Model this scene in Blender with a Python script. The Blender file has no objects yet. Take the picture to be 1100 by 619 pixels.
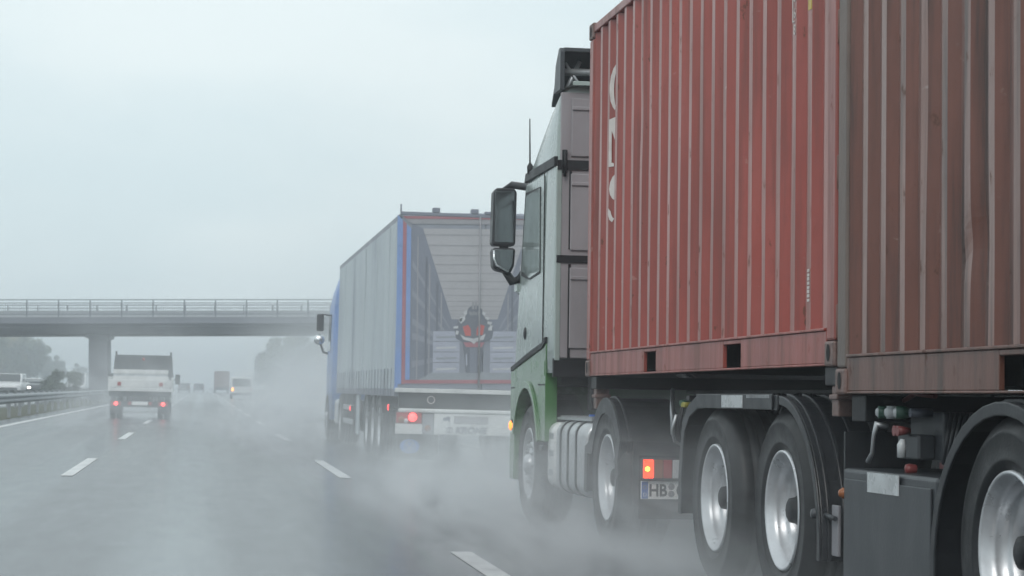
import bpy, math, random
from mathutils import Vector, Matrix
R = math.radians
random.seed(7)
S = bpy.context.scene
COL = S.collection
# ------------------------------------------------------------------ camera, world, sun, exposure
EYE = 1.13
cam = bpy.data.cameras.new("camera"); co = bpy.data.objects.new("camera", cam); COL.objects.link(co); S.camera = co
ROT = ((0.9894810, -0.0276398, -0.1419979), (-0.1431426, -0.0451350, -0.9886724), (0.0209177, 0.9985985, -0.0486167))
co.matrix_world = Matrix.Translation((0, 0, EYE)) @ Matrix(ROT).to_4x4()
cam.sensor_width = 36; cam.lens = 36 * 2300 / 1100; cam.clip_start = .1; cam.clip_end = 4000
cam.dof.use_dof = True; cam.dof.focus_distance = 13.0; cam.dof.aperture_fstop = 8.0

SUN_EL, SUN_AZ = R(38), R(205)          # behind the camera, a little to its left
w = bpy.data.worlds.new("World"); S.world = w; w.use_nodes = True
nt = w.node_tree; nt.nodes.clear()
def N(t, kind, **kw):
    n = t.nodes.new(kind)
    for k, v in kw.items():
        if hasattr(n, k): setattr(n, k, v)
        else: n.inputs[k.replace("_", " ")].default_value = v
    return n
def L(t, a, b): t.links.new(a, b)
def math_node(t, op, a, b=None, c=None, clamp=False):
    n = t.nodes.new("ShaderNodeMath"); n.operation = op; n.use_clamp = clamp
    for i, v in enumerate((a, b, c)):
        if v is None: continue
        if isinstance(v, (int, float)): n.inputs[i].default_value = v
        else: t.links.new(v, n.inputs[i])
    return n.outputs[0]
def maprange(t, v, a, b, c=0., d=1., kind="SMOOTHSTEP"):
    n = t.nodes.new("ShaderNodeMapRange"); n.interpolation_type = kind
    t.links.new(v, n.inputs[0])
    for i, x in zip((1, 2, 3, 4), (a, b, c, d)): n.inputs[i].default_value = x
    return n.outputs[0]
def mixc(t, f, a, b, blend="MIX"):
    n = t.nodes.new("ShaderNodeMix"); n.data_type = "RGBA"; n.blend_type = blend
    for i, v in ((0, f), (6, a), (7, b)):
        if isinstance(v, (int, float)): n.inputs[i].default_value = v
        elif isinstance(v, tuple): n.inputs[i].default_value = (*v[:3], 1)
        else: t.links.new(v, n.inputs[i])
    return n.outputs[2]
sky = N(nt, "ShaderNodeTexSky", sky_type="NISHITA", sun_disc=False, sun_elevation=SUN_EL, sun_rotation=SUN_AZ, air_density=1.2, dust_density=3.0)
tc = N(nt, "ShaderNodeTexCoord")
sep = N(nt, "ShaderNodeSeparateXYZ"); L(nt, tc.outputs["Generated"], sep.inputs[0])
mp = N(nt, "ShaderNodeMapping"); mp.inputs["Scale"].default_value = (1, 1, 2.6); L(nt, tc.outputs["Generated"], mp.inputs[0])
cl = N(nt, "ShaderNodeTexNoise", Scale=3.2, Detail=4., Roughness=.5); L(nt, mp.outputs[0], cl.inputs[0])
el = maprange(nt, sep.outputs[2], 0., .5, 0., 1., "LINEAR")
cloud = mixc(nt, el, (5.1, 6.15, 6.5), (6.45, 7.2, 7.35))      # even overcast, brighter overhead
cloud = mixc(nt, maprange(nt, cl.outputs[0], .36, .66, 0., .5), cloud, (7.6, 8.05, 7.95))
allsky = mixc(nt, .94, sky.outputs[0], cloud)
bg = N(nt, "ShaderNodeBackground", Strength=.1); L(nt, allsky, bg.inputs[0])
wo = N(nt, "ShaderNodeOutputWorld"); L(nt, bg.outputs[0], wo.inputs[0])
sl = bpy.data.lights.new("sun", "SUN"); sl.energy = .7; sl.angle = R(25); sl.color = (1, .97, .93)
so = bpy.data.objects.new("sun", sl); COL.objects.link(so)
sd = Vector((math.sin(SUN_AZ) * math.cos(SUN_EL), math.cos(SUN_AZ) * math.cos(SUN_EL), math.sin(SUN_EL)))
so.rotation_euler = sd.to_track_quat("Z", "Y").to_euler(); so.location = (-20, -60, 60)
S.view_settings.view_transform = "Standard"; S.view_settings.look = "None"; S.view_settings.exposure = .50; S.view_settings.gamma = 1
S.render.engine = "CYCLES"
cy = S.cycles; cy.use_denoising = True; cy.max_bounces = 6; cy.volume_bounces = 3; cy.volume_step_rate = 1.; cy.volume_max_steps = 256
cy.diffuse_bounces = 3; cy.glossy_bounces = 3; cy.caustics_reflective = False; cy.caustics_refractive = False; cy.sample_clamp_indirect = 5

# ------------------------------------------------------------------ materials
def mat(name, col, rough=.5, metal=0., var=.12, scale=6., dirt=None, dirt_amt=0., stretch=(1, 1, 1), bump=0., bscale=60., coat=0., spec=.5, rvar=.1):
    m = bpy.data.materials.new(name); m.use_nodes = True; t = m.node_tree; b = t.nodes["Principled BSDF"]
    tc = N(t, "ShaderNodeTexCoord"); mp = N(t, "ShaderNodeMapping"); mp.inputs["Scale"].default_value = stretch
    L(t, tc.outputs["Object"], mp.inputs[0])
    n1 = N(t, "ShaderNodeTexNoise", Scale=scale, Detail=5., Roughness=.6); L(t, mp.outputs[0], n1.inputs[0])
    f = maprange(t, n1.outputs[0], .3, .7, 0., 1., "LINEAR")
    c = mixc(t, f, tuple(x * (1 - var) for x in col), tuple(min(1, x * (1 + var)) for x in col))
    if dirt:
        n2 = N(t, "ShaderNodeTexNoise", Scale=scale * .6, Detail=7., Roughness=.68); L(t, mp.outputs[0], n2.inputs[0])
        g = maprange(t, n2.outputs[0], .42, .72, 0., dirt_amt)
        c = mixc(t, g, c, dirt)
    L(t, c, b.inputs["Base Color"])
    b.inputs["Metallic"].default_value = metal; b.inputs["Specular IOR Level"].default_value = spec
    L(t, maprange(t, n1.outputs[0], .3, .7, max(.02, rough - rvar), min(1, rough + rvar), "LINEAR"), b.inputs["Roughness"])
    if coat: b.inputs["Coat Weight"].default_value = coat; b.inputs["Coat Roughness"].default_value = .12
    if bump:
        n3 = N(t, "ShaderNodeTexNoise", Scale=bscale, Detail=3.); L(t, tc.outputs["Object"], n3.inputs[0])
        bp = N(t, "ShaderNodeBump", Strength=bump, Distance=.01); L(t, n3.outputs[0], bp.inputs["Height"]); L(t, bp.outputs[0], b.inputs["Normal"])
    return m
def glow(name, col, strength, base=None):
    m = mat(name, base or col, .25); b = m.node_tree.nodes["Principled BSDF"]
    b.inputs["Emission Color"].default_value = (*col, 1); b.inputs["Emission Strength"].default_value = strength
    return m
M = {}
def container_paint(name, col, dark, rust, pale, amt, seed):
    m = bpy.data.materials.new(name); m.use_nodes = True; t = m.node_tree; p = t.nodes["Principled BSDF"]; tc = N(t, "ShaderNodeTexCoord")
    def nz(sc, st, det=5., off=0.):
        mp = N(t, "ShaderNodeMapping"); mp.inputs["Scale"].default_value = st; mp.inputs["Location"].default_value = (seed + off, seed * 2 + off, off); L(t, tc.outputs["Object"], mp.inputs[0])
        n = N(t, "ShaderNodeTexNoise", Scale=sc, Detail=det, Roughness=.62); L(t, mp.outputs[0], n.inputs[0]); return n.outputs[0]
    patch = nz(1.1, (1, 1, .6)); runs = nz(5., (1.6, 1.6, .10), 6., 3.); fine = nz(16., (1, 1, .5), 6., 7.); spots = nz(9., (1, 1, .7), 8., 11.); scuff = nz(7., (.6, .6, 1.4), 8., 17.)
    c = mixc(t, maprange(t, patch, .32, .68), tuple(x * .86 for x in col), tuple(min(1, x * 1.14) for x in col))
    c = mixc(t, maprange(t, runs, .46, .70, 0., amt), c, dark)
    c = mixc(t, maprange(t, fine, .5, .75, 0., .35), c, tuple(x * .7 for x in col))
    c = mixc(t, maprange(t, scuff, .66, .73, 0., .55), c, pale)
    c = mixc(t, maprange(t, spots, .64, .70, 0., .85), c, rust)
    L(t, c, p.inputs["Base Color"])
    L(t, math_node(t, "ADD", maprange(t, runs, .4, .7, .30, .46, "LINEAR"), maprange(t, spots, .6, .7, 0., .25)), p.inputs["Roughness"])
    bp = N(t, "ShaderNodeBump", Strength=.18, Distance=.01); L(t, math_node(t, "ADD", fine, spots), bp.inputs["Height"]); L(t, bp.outputs[0], p.inputs["Normal"])
    return m
M["red"] = container_paint("red_container_paint", (.315, .066, .052), (.16, .056, .046), (.11, .040, .022), (.40, .21, .18), .7, 1.3)
M["red_ridge"] = container_paint("red_ridge_sheen_wear_paint", (.345, .135, .115), (.20, .085, .07), (.14, .05, .03), (.50, .36, .33), .7, 2.9)  # pale ridge colour: grazing sky sheen painted in, along with rubbed wear
M["brown_ridge"] = container_paint("brown_ridge_sheen_wear_paint", (.24, .135, .115), (.07, .052, .048), (.11, .05, .03), (.40, .32, .29), .9, 5.1)  # brown ridges likewise: painted sky sheen plus wear in one paler colour
M["red_rail"] = container_paint("red_rail_paint", (.295, .068, .053), (.145, .06, .046), (.10, .038, .02), (.40, .24, .20), .7, 4.1)
M["brown"] = container_paint("brown_container_paint", (.155, .059, .043), (.042, .030, .028), (.085, .035, .02), (.30, .22, .19), .95, 7.7)
M["brown_rail"] = container_paint("brown_rail_paint", (.14, .058, .041), (.06, .04, .034), (.085, .035, .02), (.28, .2, .17), .85, 9.2)
M["post"] = mat("weathered_post_paint", (.15, .115, .10), .5, var=.3, scale=6., dirt=(.09, .06, .05), dirt_amt=.8, stretch=(1, 1, .3), bump=.25, bscale=50)
M["cast"] = mat("worn_cast_steel", (.19, .13, .12), .5, .3, var=.3, scale=14., dirt=(.10, .05, .035), dirt_amt=.8, bump=.3)
M["black"] = mat("black_chassis_paint", (.012, .013, .016), .5, var=.4, scale=5., dirt=(.028, .029, .032), dirt_amt=.5, spec=.35, bump=.15)
M["hole"] = mat("dark_hollow", (.008, .008, .009), .8)
M["plastic"] = mat("dark_fender_plastic", (.015, .017, .021), .40, var=.3, scale=5., dirt=(.036, .038, .043), dirt_amt=.5, spec=.4, bump=.1, bscale=90)
M["tyre"] = mat("wet_tyre_rubber", (.012, .013, .015), .5, var=.25, scale=10., dirt=(.028, .030, .034), dirt_amt=.55, spec=.4, bump=.15, bscale=120)
M["rim"] = mat("silver_wheel_paint", (.60, .62, .65), .32, .45, var=.08, scale=8., dirt=(.33, .33, .34), dirt_amt=.45)
M["steel"] = mat("galvanised_steel", (.42, .44, .46), .42, .7, var=.12, scale=9., dirt=(.22, .22, .22), dirt_amt=.35)
M["alu"] = mat("brushed_aluminium_tank", (.56, .58, .60), .40, .55, var=.08, scale=6., dirt=(.36, .37, .38), dirt_amt=.5)
M["cabpale"] = mat("pale_cab_paint", (.34, .405, .39), .24, var=.06, dirt=(.24, .27, .265), dirt_amt=.5, scale=3., coat=.5)
M["cabback"] = mat("grey_cab_back", (.31, .29, .31), .45, var=.08, dirt=(.22, .21, .22), dirt_amt=.6, scale=3., stretch=(1, 1, .4))
M["railsteel"] = mat("weathered_guardrail_steel", (.27, .29, .31), .5, .4, var=.15, scale=3., dirt=(.16, .17, .18), dirt_amt=.5)
M["green"] = mat("green_cab_paint", (.065, .19, .06), .24, var=.1, dirt=(.08, .13, .075), dirt_amt=.5, scale=3., coat=.6)
M["glass"] = mat("tinted_window_glass", (.02, .025, .027), .06, spec=.8, rvar=.02)
M["sideglass"] = mat("sky_tinted_side_glass", (.42, .49, .48), .09, .3, spec=.8, rvar=.02)  # sky reflected in and seen through the pane, put into its pale colour
M["mirror"] = mat("mirror_glass", (.17, .19, .20), .10, .85, rvar=.03)
M["chrome"] = mat("bright_trim", (.7, .72, .74), .15, .9)
M["white"] = mat("dirty_white_paint", (.70, .71, .71), .35, dirt=(.40, .41, .41), dirt_amt=.5, scale=4.)
M["lamp_red"] = mat("red_lamp_lens", (.35, .02, .02), .2)
M["lamp_amber"] = mat("amber_lamp_lens", (.26, .085, .025), .2)
M["lamp_white"] = mat("clear_lamp_lens", (.55, .56, .58), .15)
M["amber_lit"] = glow("lit_amber_lamp", (1., .045, .008), 2.2, (.6, .06, .02))
M["amber_hot"] = glow("lit_amber_bulb", (1., .33, .035), 5.5, (.8, .25, .04))
M["amber_side"] = glow("lit_amber_side_lamp", (1., .26, .02), 1.9, (.6, .2, .03))
M["red_lit"] = glow("lit_red_lamp", (1., .03, .03), 2.2, (.5, .02, .02))
M["red_hot"] = glow("lit_red_bulb", (1., .06, .055), 3.6, (.6, .05, .05))
M["head_lit"] = glow("lit_headlamp", (1., .96, .9), 5.)
M["plate"] = mat("number_plate_white", (.85, .85, .84), .35, dirt=(.65, .65, .65), dirt_amt=.4)
M["ink"] = mat("black_lettering", (.02, .02, .022), .5)
M["eu"] = mat("plate_blue_band", (.03, .13, .45), .35)
M["wlet"] = mat("faded_white_lettering", (.62, .58, .56), .45, dirt=(.45, .36, .34), dirt_amt=.5, scale=9.)
M["yellow"] = mat("yellow_sticker", (.55, .40, .05), .4, dirt=(.35, .25, .08), dirt_amt=.4)
M["toolbox"] = mat("grey_toolbox_plastic", (.034, .039, .046), .4, var=.15, scale=3., dirt=(.055, .06, .067), dirt_amt=.5, stretch=(1, 1, .5), bump=.08)
M["reflector"] = mat("pale_reflector_tape", (.50, .53, .55), .3, dirt=(.33, .34, .35), dirt_amt=.5, scale=9.)
M["hosegreen"] = mat("green_coupling", (.03, .085, .06), .35)
M["knobred"] = mat("red_valve_knob", (.17, .035, .035), .35)
M["hose_y"] = mat("yellow_hose", (.32, .29, .06), .4)
# blue trailer
M["curtain"] = mat("pale_curtain_tarp", (.45, .51, .545), .5, var=.08, dirt=(.27, .31, .37), dirt_amt=.85, scale=1.5, stretch=(1, 1, .22), bump=.15, bscale=6)
M["fadedp"] = mat("faded_tarp_print", (.43, .47, .54), .5, var=.1, dirt=(.5, .52, .53), dirt_amt=.7, scale=2.)
M["tblue"] = mat("blue_frame_paint", (.14, .25, .54), .35, dirt=(.24, .32, .46), dirt_amt=.5, scale=3.)
M["tred"] = mat("red_stripe_paint", (.33, .09, .115), .4, dirt=(.3, .12, .15), dirt_amt=.4)
M["pr_wall"] = mat("print_grey_blue", (.20, .215, .265), .4, var=.1, scale=2.)
M["pr_wall2"] = mat("print_slate", (.135, .15, .20), .4, var=.1, scale=2.)
M["pr_ceil"] = mat("print_warm_grey", (.345, .34, .36), .4, var=.05)
M["pr_rib"] = mat("print_mid_grey", (.25, .247, .27), .4)
M["pr_floor"] = mat("print_floor_grey", (.24, .265, .30), .4)
M["pr_load"] = mat("print_pale_lilac", (.33, .35, .43), .4, var=.1, scale=5.)
M["pr_dark"] = mat("print_dark", (.085, .095, .125), .4)
M["pr_white"] = mat("print_white", (.46, .47, .49), .4)
M["pr_red"] = mat("print_red", (.44, .05, .04), .4)
M["emblem"] = mat("mudflap_blue_print", (.12, .26, .66), .4)
M["tipdark"] = mat("dark_cab_guard", (.05, .055, .062), .45, var=.2)
M["concrete"] = mat("bridge_concrete", (.125, .13, .15), .8, var=.18, scale=.6, dirt=(.075, .08, .095), dirt_amt=.7, stretch=(1, 1, 2.2), bump=.2, bscale=4)
M["kerbc"] = mat("bridge_edge_beam_concrete", (.15, .16, .19), .7, var=.12, scale=.8, dirt=(.10, .11, .135), dirt_amt=.6)
M["rail"] = mat("painted_bridge_rail", (.12, .14, .17), .5, var=.1)
M["paint"] = mat("white_road_paint", (.60, .61, .62), .4, var=.1, scale=3., dirt=(.24, .25, .26), dirt_amt=.8)
M["bark"] = mat("tree_bark", (.07, .055, .045), .9)
def leafmat(name, a, b):
    m = bpy.data.materials.new(name); m.use_nodes = True; t = m.node_tree; p = t.nodes["Principled BSDF"]
    tc = N(t, "ShaderNodeTexCoord"); n = N(t, "ShaderNodeTexNoise", Scale=.55, Detail=4.); L(t, tc.outputs["Object"], n.inputs[0])
    L(t, mixc(t, maprange(t, n.outputs[0], .38, .62), a, b), p.inputs["Base Color"]); p.inputs["Roughness"].default_value = .6
    return m
M["leaf"] = leafmat("green_leaves", (.04, .075, .025), (.10, .12, .04))
M["leaf_y"] = leafmat("autumn_leaves", (.10, .12, .03), (.20, .17, .05))
M["leaf_d"] = leafmat("dark_leaves", (.038, .055, .034), (.065, .085, .048))

def road_material(name):
    m = bpy.data.materials.new(name); m.use_nodes = True; t = m.node_tree; p = t.nodes["Principled BSDF"]
    tc = N(t, "ShaderNodeTexCoord")
    def noise(sc, st, det=5.):
        mp = N(t, "ShaderNodeMapping"); mp.inputs["Scale"].default_value = st; L(t, tc.outputs["Object"], mp.inputs[0])
        n = N(t, "ShaderNodeTexNoise", Scale=sc, Detail=det, Roughness=.6); L(t, mp.outputs[0], n.inputs[0]); return n.outputs[0]
    big = noise(.5, (1.6, .07, 1)); fine = noise(70., (1, .45, 1), 2.); mid = noise(3., (1.3, .25, 1))
    c = mixc(t, maprange(t, big, .35, .65), (.031, .037, .047), (.040, .047, .058))
    c = mixc(t, maprange(t, fine, .42, .62), c, mixc(t, .12, c, (.12, .122, .126)))
    sx = N(t, "ShaderNodeSeparateXYZ"); L(t, tc.outputs["Object"], sx.inputs[0])
    tr = math_node(t, "COSINE", math_node(t, "MULTIPLY", math_node(t, "ADD", sx.outputs[0], math_node(t, "MULTIPLY", big, .35)), 2 * math.pi / 1.72))
    L(t, mixc(t, maprange(t, tr, .1, 1., 0., .35), c, (.024, .028, .035)), p.inputs["Base Color"])
    r = math_node(t, "ADD", maprange(t, big, .3, .7, .19, .27, "LINEAR"), maprange(t, mid, .3, .7, -.015, .015, "LINEAR"))
    r = math_node(t, "SUBTRACT", r, maprange(t, tr, -.2, 1., 0., .07))
    L(t, r, p.inputs["Roughness"]); p.inputs["Specular IOR Level"].default_value = .5
    bp = N(t, "ShaderNodeBump", Strength=.06, Distance=.006)
    L(t, math_node(t, "ADD", fine, math_node(t, "MULTIPLY", mid, .12)), bp.inputs["Height"]); L(t, bp.outputs[0], p.inputs["Normal"])
    return m
M["road"] = road_material("wet_asphalt")
M["verge"] = mat("wet_verge_soil_and_grass", (.055, .065, .035), .8, var=.35, scale=1.2, dirt=(.09, .075, .055), dirt_amt=.7, bump=.6, bscale=12)
M["field"] = mat("far_field_grass", (.055, .07, .035), .85, var=.3, scale=.05, dirt=(.08, .075, .05), dirt_amt=.6)

# ------------------------------------------------------------------ mesh builder
class MB:
    def __init__(s): s.v = []; s.f = []; s.mi = []; s.sm = []; s.m = 0; s.smooth = False
    def add(s, vs, fs, smooth=None):
        o = len(s.v); s.v += [tuple(p) for p in vs]
        for f in fs: s.f.append([i + o for i in f]); s.mi.append(s.m); s.sm.append(s.smooth if smooth is None else smooth)
        return s
    def box(s, a, b):
        x0, y0, z0 = (min(a[i], b[i]) for i in range(3)); x1, y1, z1 = (max(a[i], b[i]) for i in range(3))
        return s.add([(x0, y0, z0), (x1, y0, z0), (x1, y1, z0), (x0, y1, z0), (x0, y0, z1), (x1, y0, z1), (x1, y1, z1), (x0, y1, z1)],
                     [(0, 3, 2, 1), (4, 5, 6, 7), (0, 1, 5, 4), (1, 2, 6, 5), (2, 3, 7, 6), (3, 0, 4, 7)], False)
    def prism(s, poly, ax, a, b):      # poly in the two other axes (cyclic x,y,z without ax), from a to b along ax
        def P(p, q): return (q, p[0], p[1]) if ax == 0 else (p[0], q, p[1]) if ax == 1 else (p[0], p[1], q)
        n = len(poly); ar = sum(poly[i][0] * poly[(i + 1) % n][1] - poly[(i + 1) % n][0] * poly[i][1] for i in range(n))
        fl = (ar > 0) ^ (a > b) ^ (ax == 1)
        vs = [P(p, a) for p in poly] + [P(p, b) for p in poly]
        c0 = list(range(n)); c1 = list(range(n, 2 * n))
        fs = [c0[::-1], c1] + [(i, (i + 1) % n, n + (i + 1) % n, n + i) for i in range(n)]
        if not fl: fs = [f[::-1] for f in fs]
        return s.add(vs, fs, False)
    def tube(s, pts, r, n=10, cap=True):
        pts = [Vector(p) for p in pts]; rs = r if isinstance(r, (list, tuple)) else [r] * len(pts); vs = []; fs = []
        up = None
        for i, p in enumerate(pts):
            d = (pts[min(i + 1, len(pts) - 1)] - pts[max(i - 1, 0)]).normalized()
            if up is None: up = d.orthogonal().normalized()
            up = (up - d * up.dot(d)).normalized(); q = d.cross(up)
            for k in range(n):
                a = 2 * math.pi * k / n; vs.append(p + (up * math.cos(a) + q * math.sin(a)) * rs[i])
        for i in range(len(pts) - 1):
            for k in range(n): a = i * n + k; b = i * n + (k + 1) % n; fs.append((a, b, b + n, a + n))
        s.add(vs, fs, True)
        if cap:
            o = len(s.v) - len(vs); s.f.append([o + k for k in range(n)][::-1]); s.mi.append(s.m); s.sm.append(False)
            o2 = len(s.v) - n; s.f.append([o2 + k for k in range(n)]); s.mi.append(s.m); s.sm.append(False)
        return s
    def lathe(s, prof, c, n=40, ax=0, smooth=True, closed=False):   # prof: (radius, offset along axis)
        vs = []; fs = []; m = len(prof)
        for k in range(n):
            a = 2 * math.pi * k / n; ca, sa = math.cos(a), math.sin(a)
            for r, o in prof:
                if ax == 0: vs.append((c[0] + o, c[1] + r * ca, c[2] + r * sa))
                elif ax == 1: vs.append((c[0] + r * ca, c[1] + o, c[2] + r * sa))
                else: vs.append((c[0] + r * ca, c[1] + r * sa, c[2] + o))
        for k in range(n):
            k2 = (k + 1) % n
            for i in range(m if closed else m - 1):
                j = (i + 1) % m; fs.append((k * m + i, k * m + j, k2 * m + j, k2 * m + i))
        return s.add(vs, fs, smooth)
    def loft(s, rings, smooth=True, cap=(True, True)):
        n = len(rings[0]); vs = [p for r in rings for p in r]; fs = []
        for i in range(len(rings) - 1):
            for k in range(n): a = i * n + k; b = i * n + (k + 1) % n; fs.append((a, b, b + n, a + n))
        s.add(vs, fs, smooth); o = len(s.v) - len(vs)
        if cap[0]: s.f.append([o + k for k in range(n)][::-1]); s.mi.append(s.m); s.sm.append(False)
        if cap[1]: s.f.append([o + (len(rings) - 1) * n + k for k in range(n)]); s.mi.append(s.m); s.sm.append(False)
        return s
    def quad(s, *p): return s.add(p, [tuple(range(len(p)))], False)
    def build(s, name, mats, parent=None, bevel=0., seg=2, base=None, edge=.6):
        me = bpy.data.meshes.new(name)
        b = Vector(base) if base is not None else (BASE.get(parent.name, Vector()) if parent else Vector())
        me.from_pydata([tuple(Vector(p) - b) for p in s.v], [], s.f)
        for m in (mats if isinstance(mats, (list, tuple)) else [mats]): me.materials.append(m if not isinstance(m, str) else M[m])
        me.polygons.foreach_set("material_index", s.mi); me.polygons.foreach_set("use_smooth", s.sm); me.update()
        o = bpy.data.objects.new(name, me); COL.objects.link(o)
        if parent: o.parent = parent; BASE[o.name] = b
        elif base is not None: o.location = b
        if bevel:
            md = o.modifiers.new("bevel", "BEVEL"); md.width = bevel; md.segments = seg; md.limit_method = "ANGLE"; md.angle_limit = edge; md.harden_normals = False
        return o
BASE = {}
def B(a, b): return MB().box(a, b)
ID = Matrix.Identity(3)
# frame of the near truck: it drifts a degree towards the left of the road
TN = Matrix(((0.99984592, -0.01643039, -0.00617959), (0.01645721, 0.99985526, 0.00431551), (0.00610779, -0.00441654, 0.99997159))); ON = Vector((0, 0, .051))
def thing(name, label, cat, base=(0, 0, 0), frame=None, group=None, rot=None):
    o = bpy.data.objects.new(name, None); COL.objects.link(o); o.empty_display_size = .2
    b = Vector(base)
    if frame: o.location = ON + TN @ b; o.rotation_euler = TN.to_euler()
    else: o.location = b
    if rot: o.rotation_euler = rot
    BASE[o.name] = b
    o["label"] = label; o["category"] = cat
    if group: o["group"] = group
    return o
def tag(o, label=None, cat=None, group=None, kind=None):
    for k, v in (("label", label), ("category", cat), ("group", group), ("kind", kind)):
        if v: o[k] = v
    return o
def kids(o): return [c for c in bpy.data.objects if c.parent == o]
def clone(o, parent=None, loc=None):
    c = o.copy(); COL.objects.link(c)
    if parent: c.parent = parent
    if loc is not None: c.location = loc
    BASE[c.name] = BASE.get(o.name, Vector())
    for k in kids(o):
        clone(k, c)
    return c
def text_mesh(s, size, name, m, parent, place, extrude=.001, align="LEFT", bold=0.):
    cu = bpy.data.curves.new("t", "FONT"); cu.body = s; cu.size = size; cu.extrude = extrude; cu.align_x = align; cu.offset = bold; cu.resolution_u = 3
    t = bpy.data.objects.new("t", cu); COL.objects.link(t); bpy.context.view_layer.update()
    me = bpy.data.meshes.new_from_object(t.evaluated_get(bpy.context.evaluated_depsgraph_get())); bpy.data.objects.remove(t)
    b = BASE.get(parent.name, Vector())
    me.transform(Matrix.Translation(-b) @ place); me.materials.clear(); me.materials.append(M[m]); me.name = name
    o = bpy.data.objects.new(name, me); COL.objects.link(o); o.parent = parent; BASE[o.name] = b
    return o
RX = Matrix.Rotation(R(90), 4, "X")       # text standing up, facing -Y (towards the camera)
FACE_LEFT = Matrix(((0, 0, -1, 0), (-1, 0, 0, 0), (0, 1, 0, 0), (0, 0, 0, 1)))   # text on a side facing -X

# ------------------------------------------------------------------ setting
def sheet(name, x0, x1, y0, y1, z, m, nx=1, ny=1):
    mb = MB(); vs = [(x0 + (x1 - x0) * i / nx, y0 + (y1 - y0) * j / ny, z) for j in range(ny + 1) for i in range(nx + 1)]
    mb.add(vs, [(j * (nx + 1) + i, j * (nx + 1) + i + 1, (j + 1) * (nx + 1) + i + 1, (j + 1) * (nx + 1) + i) for j in range(ny) for i in range(nx)])
    o = mb.build(name, m); o["kind"] = "structure"; return o
sheet("ground", -690, 690, -95, 1290, -.03, "field", 6, 6)
road = sheet("road", -5.75, 8.3, -60, 1100, 0, "road", 2, 20)
opp = sheet("opposite_road", -21.5, -8.6, -60, 1100, 0, "road", 2, 20)
sheet("median_strip", -8.6, -5.75, -60, 1100, -.012, "verge", 2, 40)
sheet("grass_verge", 8.3, 16, -60, 1100, -.012, "verge", 2, 40)
LX, RXL = -1.60, 1.83
for x, y0, per in ((LX, 26.6, 18.), (RXL, 27.2, 18.6)):
    k = -2
    while y0 + per * k < 420:
        y = y0 + per * k
        B((x - .075, y, .004), (x + .075, y + 6.4, .0055)).build("lane_dash", "paint", road)
        k += 1
B((-5.06, -50, .004), (-4.86, 700, .0055)).build("edge_line", "paint", road)
B((5.42, -50, .004), (5.57, 700, .0055)).build("edge_line", "paint", road)
for k in range(2): B((-9.4 - 10.9 * k, -50, .004), (-9.25 - 10.9 * k, 700, .0055)).build("edge_line", "paint", opp)

# ------------------------------------------------------------------ guardrails
WB = [(0, .31), (.03, .29), (.08, .25), (.08, .21), (.03, .17), (.03, .14), (.08, .10), (.08, .06), (.03, .02), (0, 0)]
def guardrail(label, x, side, y0, y1, step=4.):
    g = thing("guardrail", label, "guardrail", (x, y0, 0), group="steel guardrails along the motorway")
    prof = [(x + side * a, .44 + b) for a, b in WB]; prof += [(x + side * (a - .006), .44 + b) for a, b in WB[::-1]]
    MB().prism(prof, 1, y0, y1).build("rail_beam", "railsteel", g)
    p0 = None; y = y0 + 2
    while y < y1:
        if p0 is None:
            p0 = MB().box((x - side * .02, y - .05, -.05), (x - side * .12, y + .05, .74)).box((x - side * .014, y - .03, .5), (x + side * .02, y + .03, .68)).build("guardrail_post", "railsteel", g)
        else:
            c = p0.copy(); COL.objects.link(c); c.location = (0, y - y0 - 2, 0)
        y += step
    return g
guardrail("steel guardrail running beside the white edge line of the left lane", -6.0, 1, 12, 420)
guardrail("steel guardrail on the far side of the median, facing the oncoming lanes", -8.3, -1, 12, 420)
guardrail("steel guardrail on the right verge beyond the trucks", 8.9, -1, 12, 420)
# ------------------------------------------------------------------ bridge
BY = 150.; br = thing("bridge", "grey concrete road bridge with railing crossing over the motorway", "bridge", (-7, BY, 0), rot=(0, -.0273, 0))
zb = 4.55
MB().prism([(BY + .5, zb), (BY + 8.5, zb), (BY + 9.2, zb + .45), (BY + 9.2, zb + .95), (BY - .2, zb + .95), (BY - .2, zb + .45)], 0, -75, 70).build("girder", "concrete", br)
for e, f, g in ((-.62, -.21, 1.2), (9.62, 9.21, 7.8)):
    MB().prism([(BY + e, zb + .70), (BY + f, zb + .70), (BY + f, zb + .953), (BY + g, zb + .953), (BY + g, zb + 1.16), (BY + e, zb + 1.13)], 0, -75, 70).build("edge_beam", "kerbc", br)
B((-75, BY + 1.21, zb + .953), (70, BY + 7.79, zb + 1.03)).build("deck", "road", br)
pw0, pw1 = -7.78, -6.46
MB().box((pw0, BY + 1.6, -.1), (pw1, BY + 7.0, zb - .42)).build("pier", "concrete", br, .08)
MB().prism([(pw0 + .02, zb - .421), (pw1 - .02, zb - .421), (pw1 - .02, zb - .3), (pw1 + .22, zb - .20), (pw1 + .22, zb - .002), (pw0 - .22, zb - .002), (pw0 - .22, zb - .20), (pw0 + .02, zb - .3)], 1, BY + 1.4, BY + 7.2).build("pier_cap", "concrete", br)
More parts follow.
